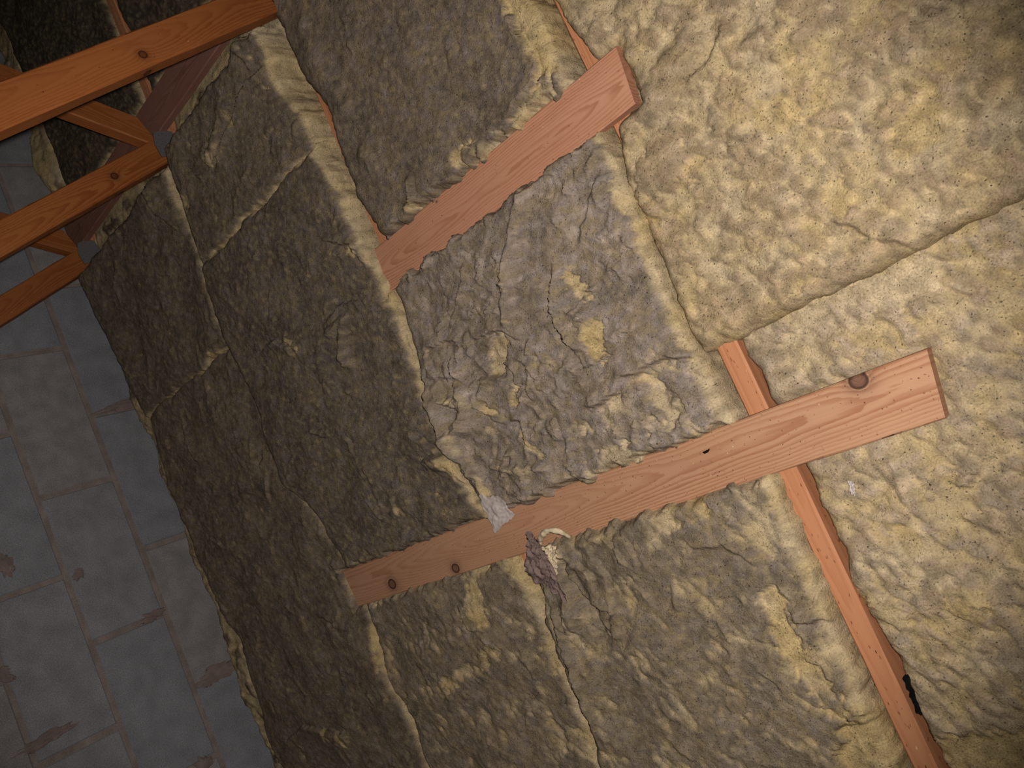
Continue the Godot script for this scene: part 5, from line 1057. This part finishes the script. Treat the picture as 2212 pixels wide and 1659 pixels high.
			"near": PackedVector2Array([Vector2(-2.000, -2.385), Vector2(3.000, -2.385)])}]
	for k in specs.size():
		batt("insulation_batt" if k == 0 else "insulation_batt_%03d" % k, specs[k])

# ------------------------------------------------------------------ scraps
func scrap_mesh(c: Array, n: int, amp: float, freq: float, sd: int, t := 0.0012) -> ArrayMesh:
	# a crumpled sheet between four corners, with thickness
	var P := PackedVector3Array()
	var w := n + 1
	var side := []
	for j in n + 1:
		for i in n + 1:
			var u := float(i) / n
			var v := float(j) / n
			var p: Vector3 = (c[0] * (1 - u) + c[1] * u) * (1 - v) + (c[3] * (1 - u) + c[2] * u) * v
			var eu := 0.18 * n_edge.get_noise_2d(v * 0.12 + sd, u * 0.05)
			p += (c[1] - c[0]) * eu * (2 * u - 1) * absf(2 * u - 1) * 0.6
			p += (c[3] - c[0]) * 0.18 * n_edge.get_noise_2d(u * 0.12 + sd, 5.0 + v * 0.05) * (2 * v - 1) * absf(2 * v - 1) * 0.6
			p.y += amp * (absf(n_mid.get_noise_2d((u + sd) * freq, v * freq)) * 2.0 - 0.3)
			side.append(p)
	# top and underside joined in one closed net: out along the top, back underneath
	for j in n + 1:
		for i in n + 1:
			P.append(side[j * w + i])
		for i in range(n, -1, -1):
			P.append(side[j * w + i] - Vector3(0, t, 0))
	return grid_mesh(P, PackedColorArray(), 2 * w, n + 1, (c[3] - c[0]).cross(c[1] - c[0]).y < 0.0)

func tube_mesh(pts: PackedVector3Array, r: float, sd: int, flat := 1.0) -> ArrayMesh:
	var cv := Curve3D.new()
	for k in pts.size():
		var a := pts[maxi(k - 1, 0)]
		var b := pts[mini(k + 1, pts.size() - 1)]
		cv.add_point(pts[k], (a - b) / 6.0, (b - a) / 6.0)
	var L := cv.get_baked_length()
	var n := 36
	var P := PackedVector3Array()
	for j in n + 1:
		var t := float(j) / n
		var p := cv.sample_baked(t * L, true)
		var q := cv.sample_baked(minf(t * L + 0.002, L), true) - cv.sample_baked(maxf(t * L - 0.002, 0.0), true)
		var d := q.normalized()
		var s := d.cross(Vector3.UP).normalized()
		var u := s.cross(d)
		var rr := r * (0.25 + 0.75 * pow(sin(PI * clampf(t, 0.03, 0.97)), 0.5)) * (1.0 + 0.6 * n_edge.get_noise_2d(t * 0.2 + sd, 1.0))
		for i in 13:
			var a := TAU * i / 12.0
			var k := 1.0 + 0.35 * n_edge.get_noise_2d(t * 0.4 + sd, cos(a) * 0.05)
			P.append(p + (s * cos(a) + u * sin(a) * flat) * rr * k)
	return grid_mesh(P, PackedColorArray(), 13, n + 1, true)

func build_scraps():
	var paper := stone_mat("paper_scrap", Color(0.72, 0.68, 0.68), 0.12, 0.25, 31)
	var brown := stone_mat("brown_paper", Color(0.46, 0.395, 0.385), 0.1, 0.5, 32)
	var fluff := stone_mat("white_wool", Color(0.78, 0.72, 0.62), 0.1, 0.25, 33)
	var dark := stone_mat("black_felt", Color(0.09, 0.09, 0.09), 0.06, 0.5, 34)
	tag(obj("paper_scrap", scrap_mesh([Vector3(-0.0044, 0.0600, -1.1793), Vector3(-0.0205, 0.0620, -1.1239), Vector3(-0.0632, 0.0500, -1.1211), Vector3(-0.0831, 0.0450, -1.1950)], 22, 0.004, 0.1, 1), paper), "crumpled whitish paper scrap hanging over the long board", "paper")
	tag(obj("torn_paper", scrap_mesh([Vector3(-0.0979, 0.0850, -1.0671), Vector3(-0.1355, 0.0750, -1.0622), Vector3(-0.2450, 0.0640, -1.0694), Vector3(-0.1708, 0.0550, -1.1490)], 26, 0.01, 0.2, 2), brown), "crumpled purplish brown paper scrap sticking up at the torn wool", "paper")
	tag(obj("wool_curl", tube_mesh(PackedVector3Array([Vector3(-0.1324, 0.0600, -1.0810), Vector3(-0.1160, 0.0750, -1.0533), Vector3(-0.1104, 0.0800, -1.0275), Vector3(-0.1188, 0.0750, -1.0093), Vector3(-0.1364, 0.0550, -1.0099)]), 0.0058, 3), fluff), "white curl of wool looping over the long board", "wool")
	tag(obj("wool_tuft", scrap_mesh([Vector3(-0.1334, 0.0700, -1.0703), Vector3(-0.1413, 0.0680, -1.0352), Vector3(-0.1925, 0.0600, -1.0679), Vector3(-0.1868, 0.0620, -1.0812)], 16, 0.008, 0.3, 5), fluff), "cream white tuft of wool beside the brown paper scrap", "wool")
	tag(obj("paper_flake", scrap_mesh([Vector3(-0.1960, 0.0180, -0.5093), Vector3(-0.1987, 0.0180, -0.5006), Vector3(-0.2192, 0.0180, -0.5089), Vector3(-0.2135, 0.0180, -0.5133)], 10, 0.005, 0.2, 6), paper), "small white flake lying on the pale wool right of the tie", "paper")
	tag(obj("felt_scrap", scrap_mesh([Vector3(-0.4929, 0.0000, -0.5689), Vector3(-0.4925, 0.0000, -0.5617), Vector3(-0.5544, -0.0050, -0.5707), Vector3(-0.5502, -0.0050, -0.5771)], 14, 0.008, 0.4, 8), dark), "black felt scrap poking out beside the lower end of the tie", "felt")
	tag(obj("bark_chip", scrap_mesh([Vector3(-0.0822, 0.0250, -0.7042), Vector3(-0.0809, 0.0250, -0.6891), Vector3(-0.0852, 0.0250, -0.6931), Vector3(-0.0862, 0.0250, -0.7018)], 8, 0.004, 0.5, 9), dark), "dark bark chip lying on the middle of the long board", "chip")
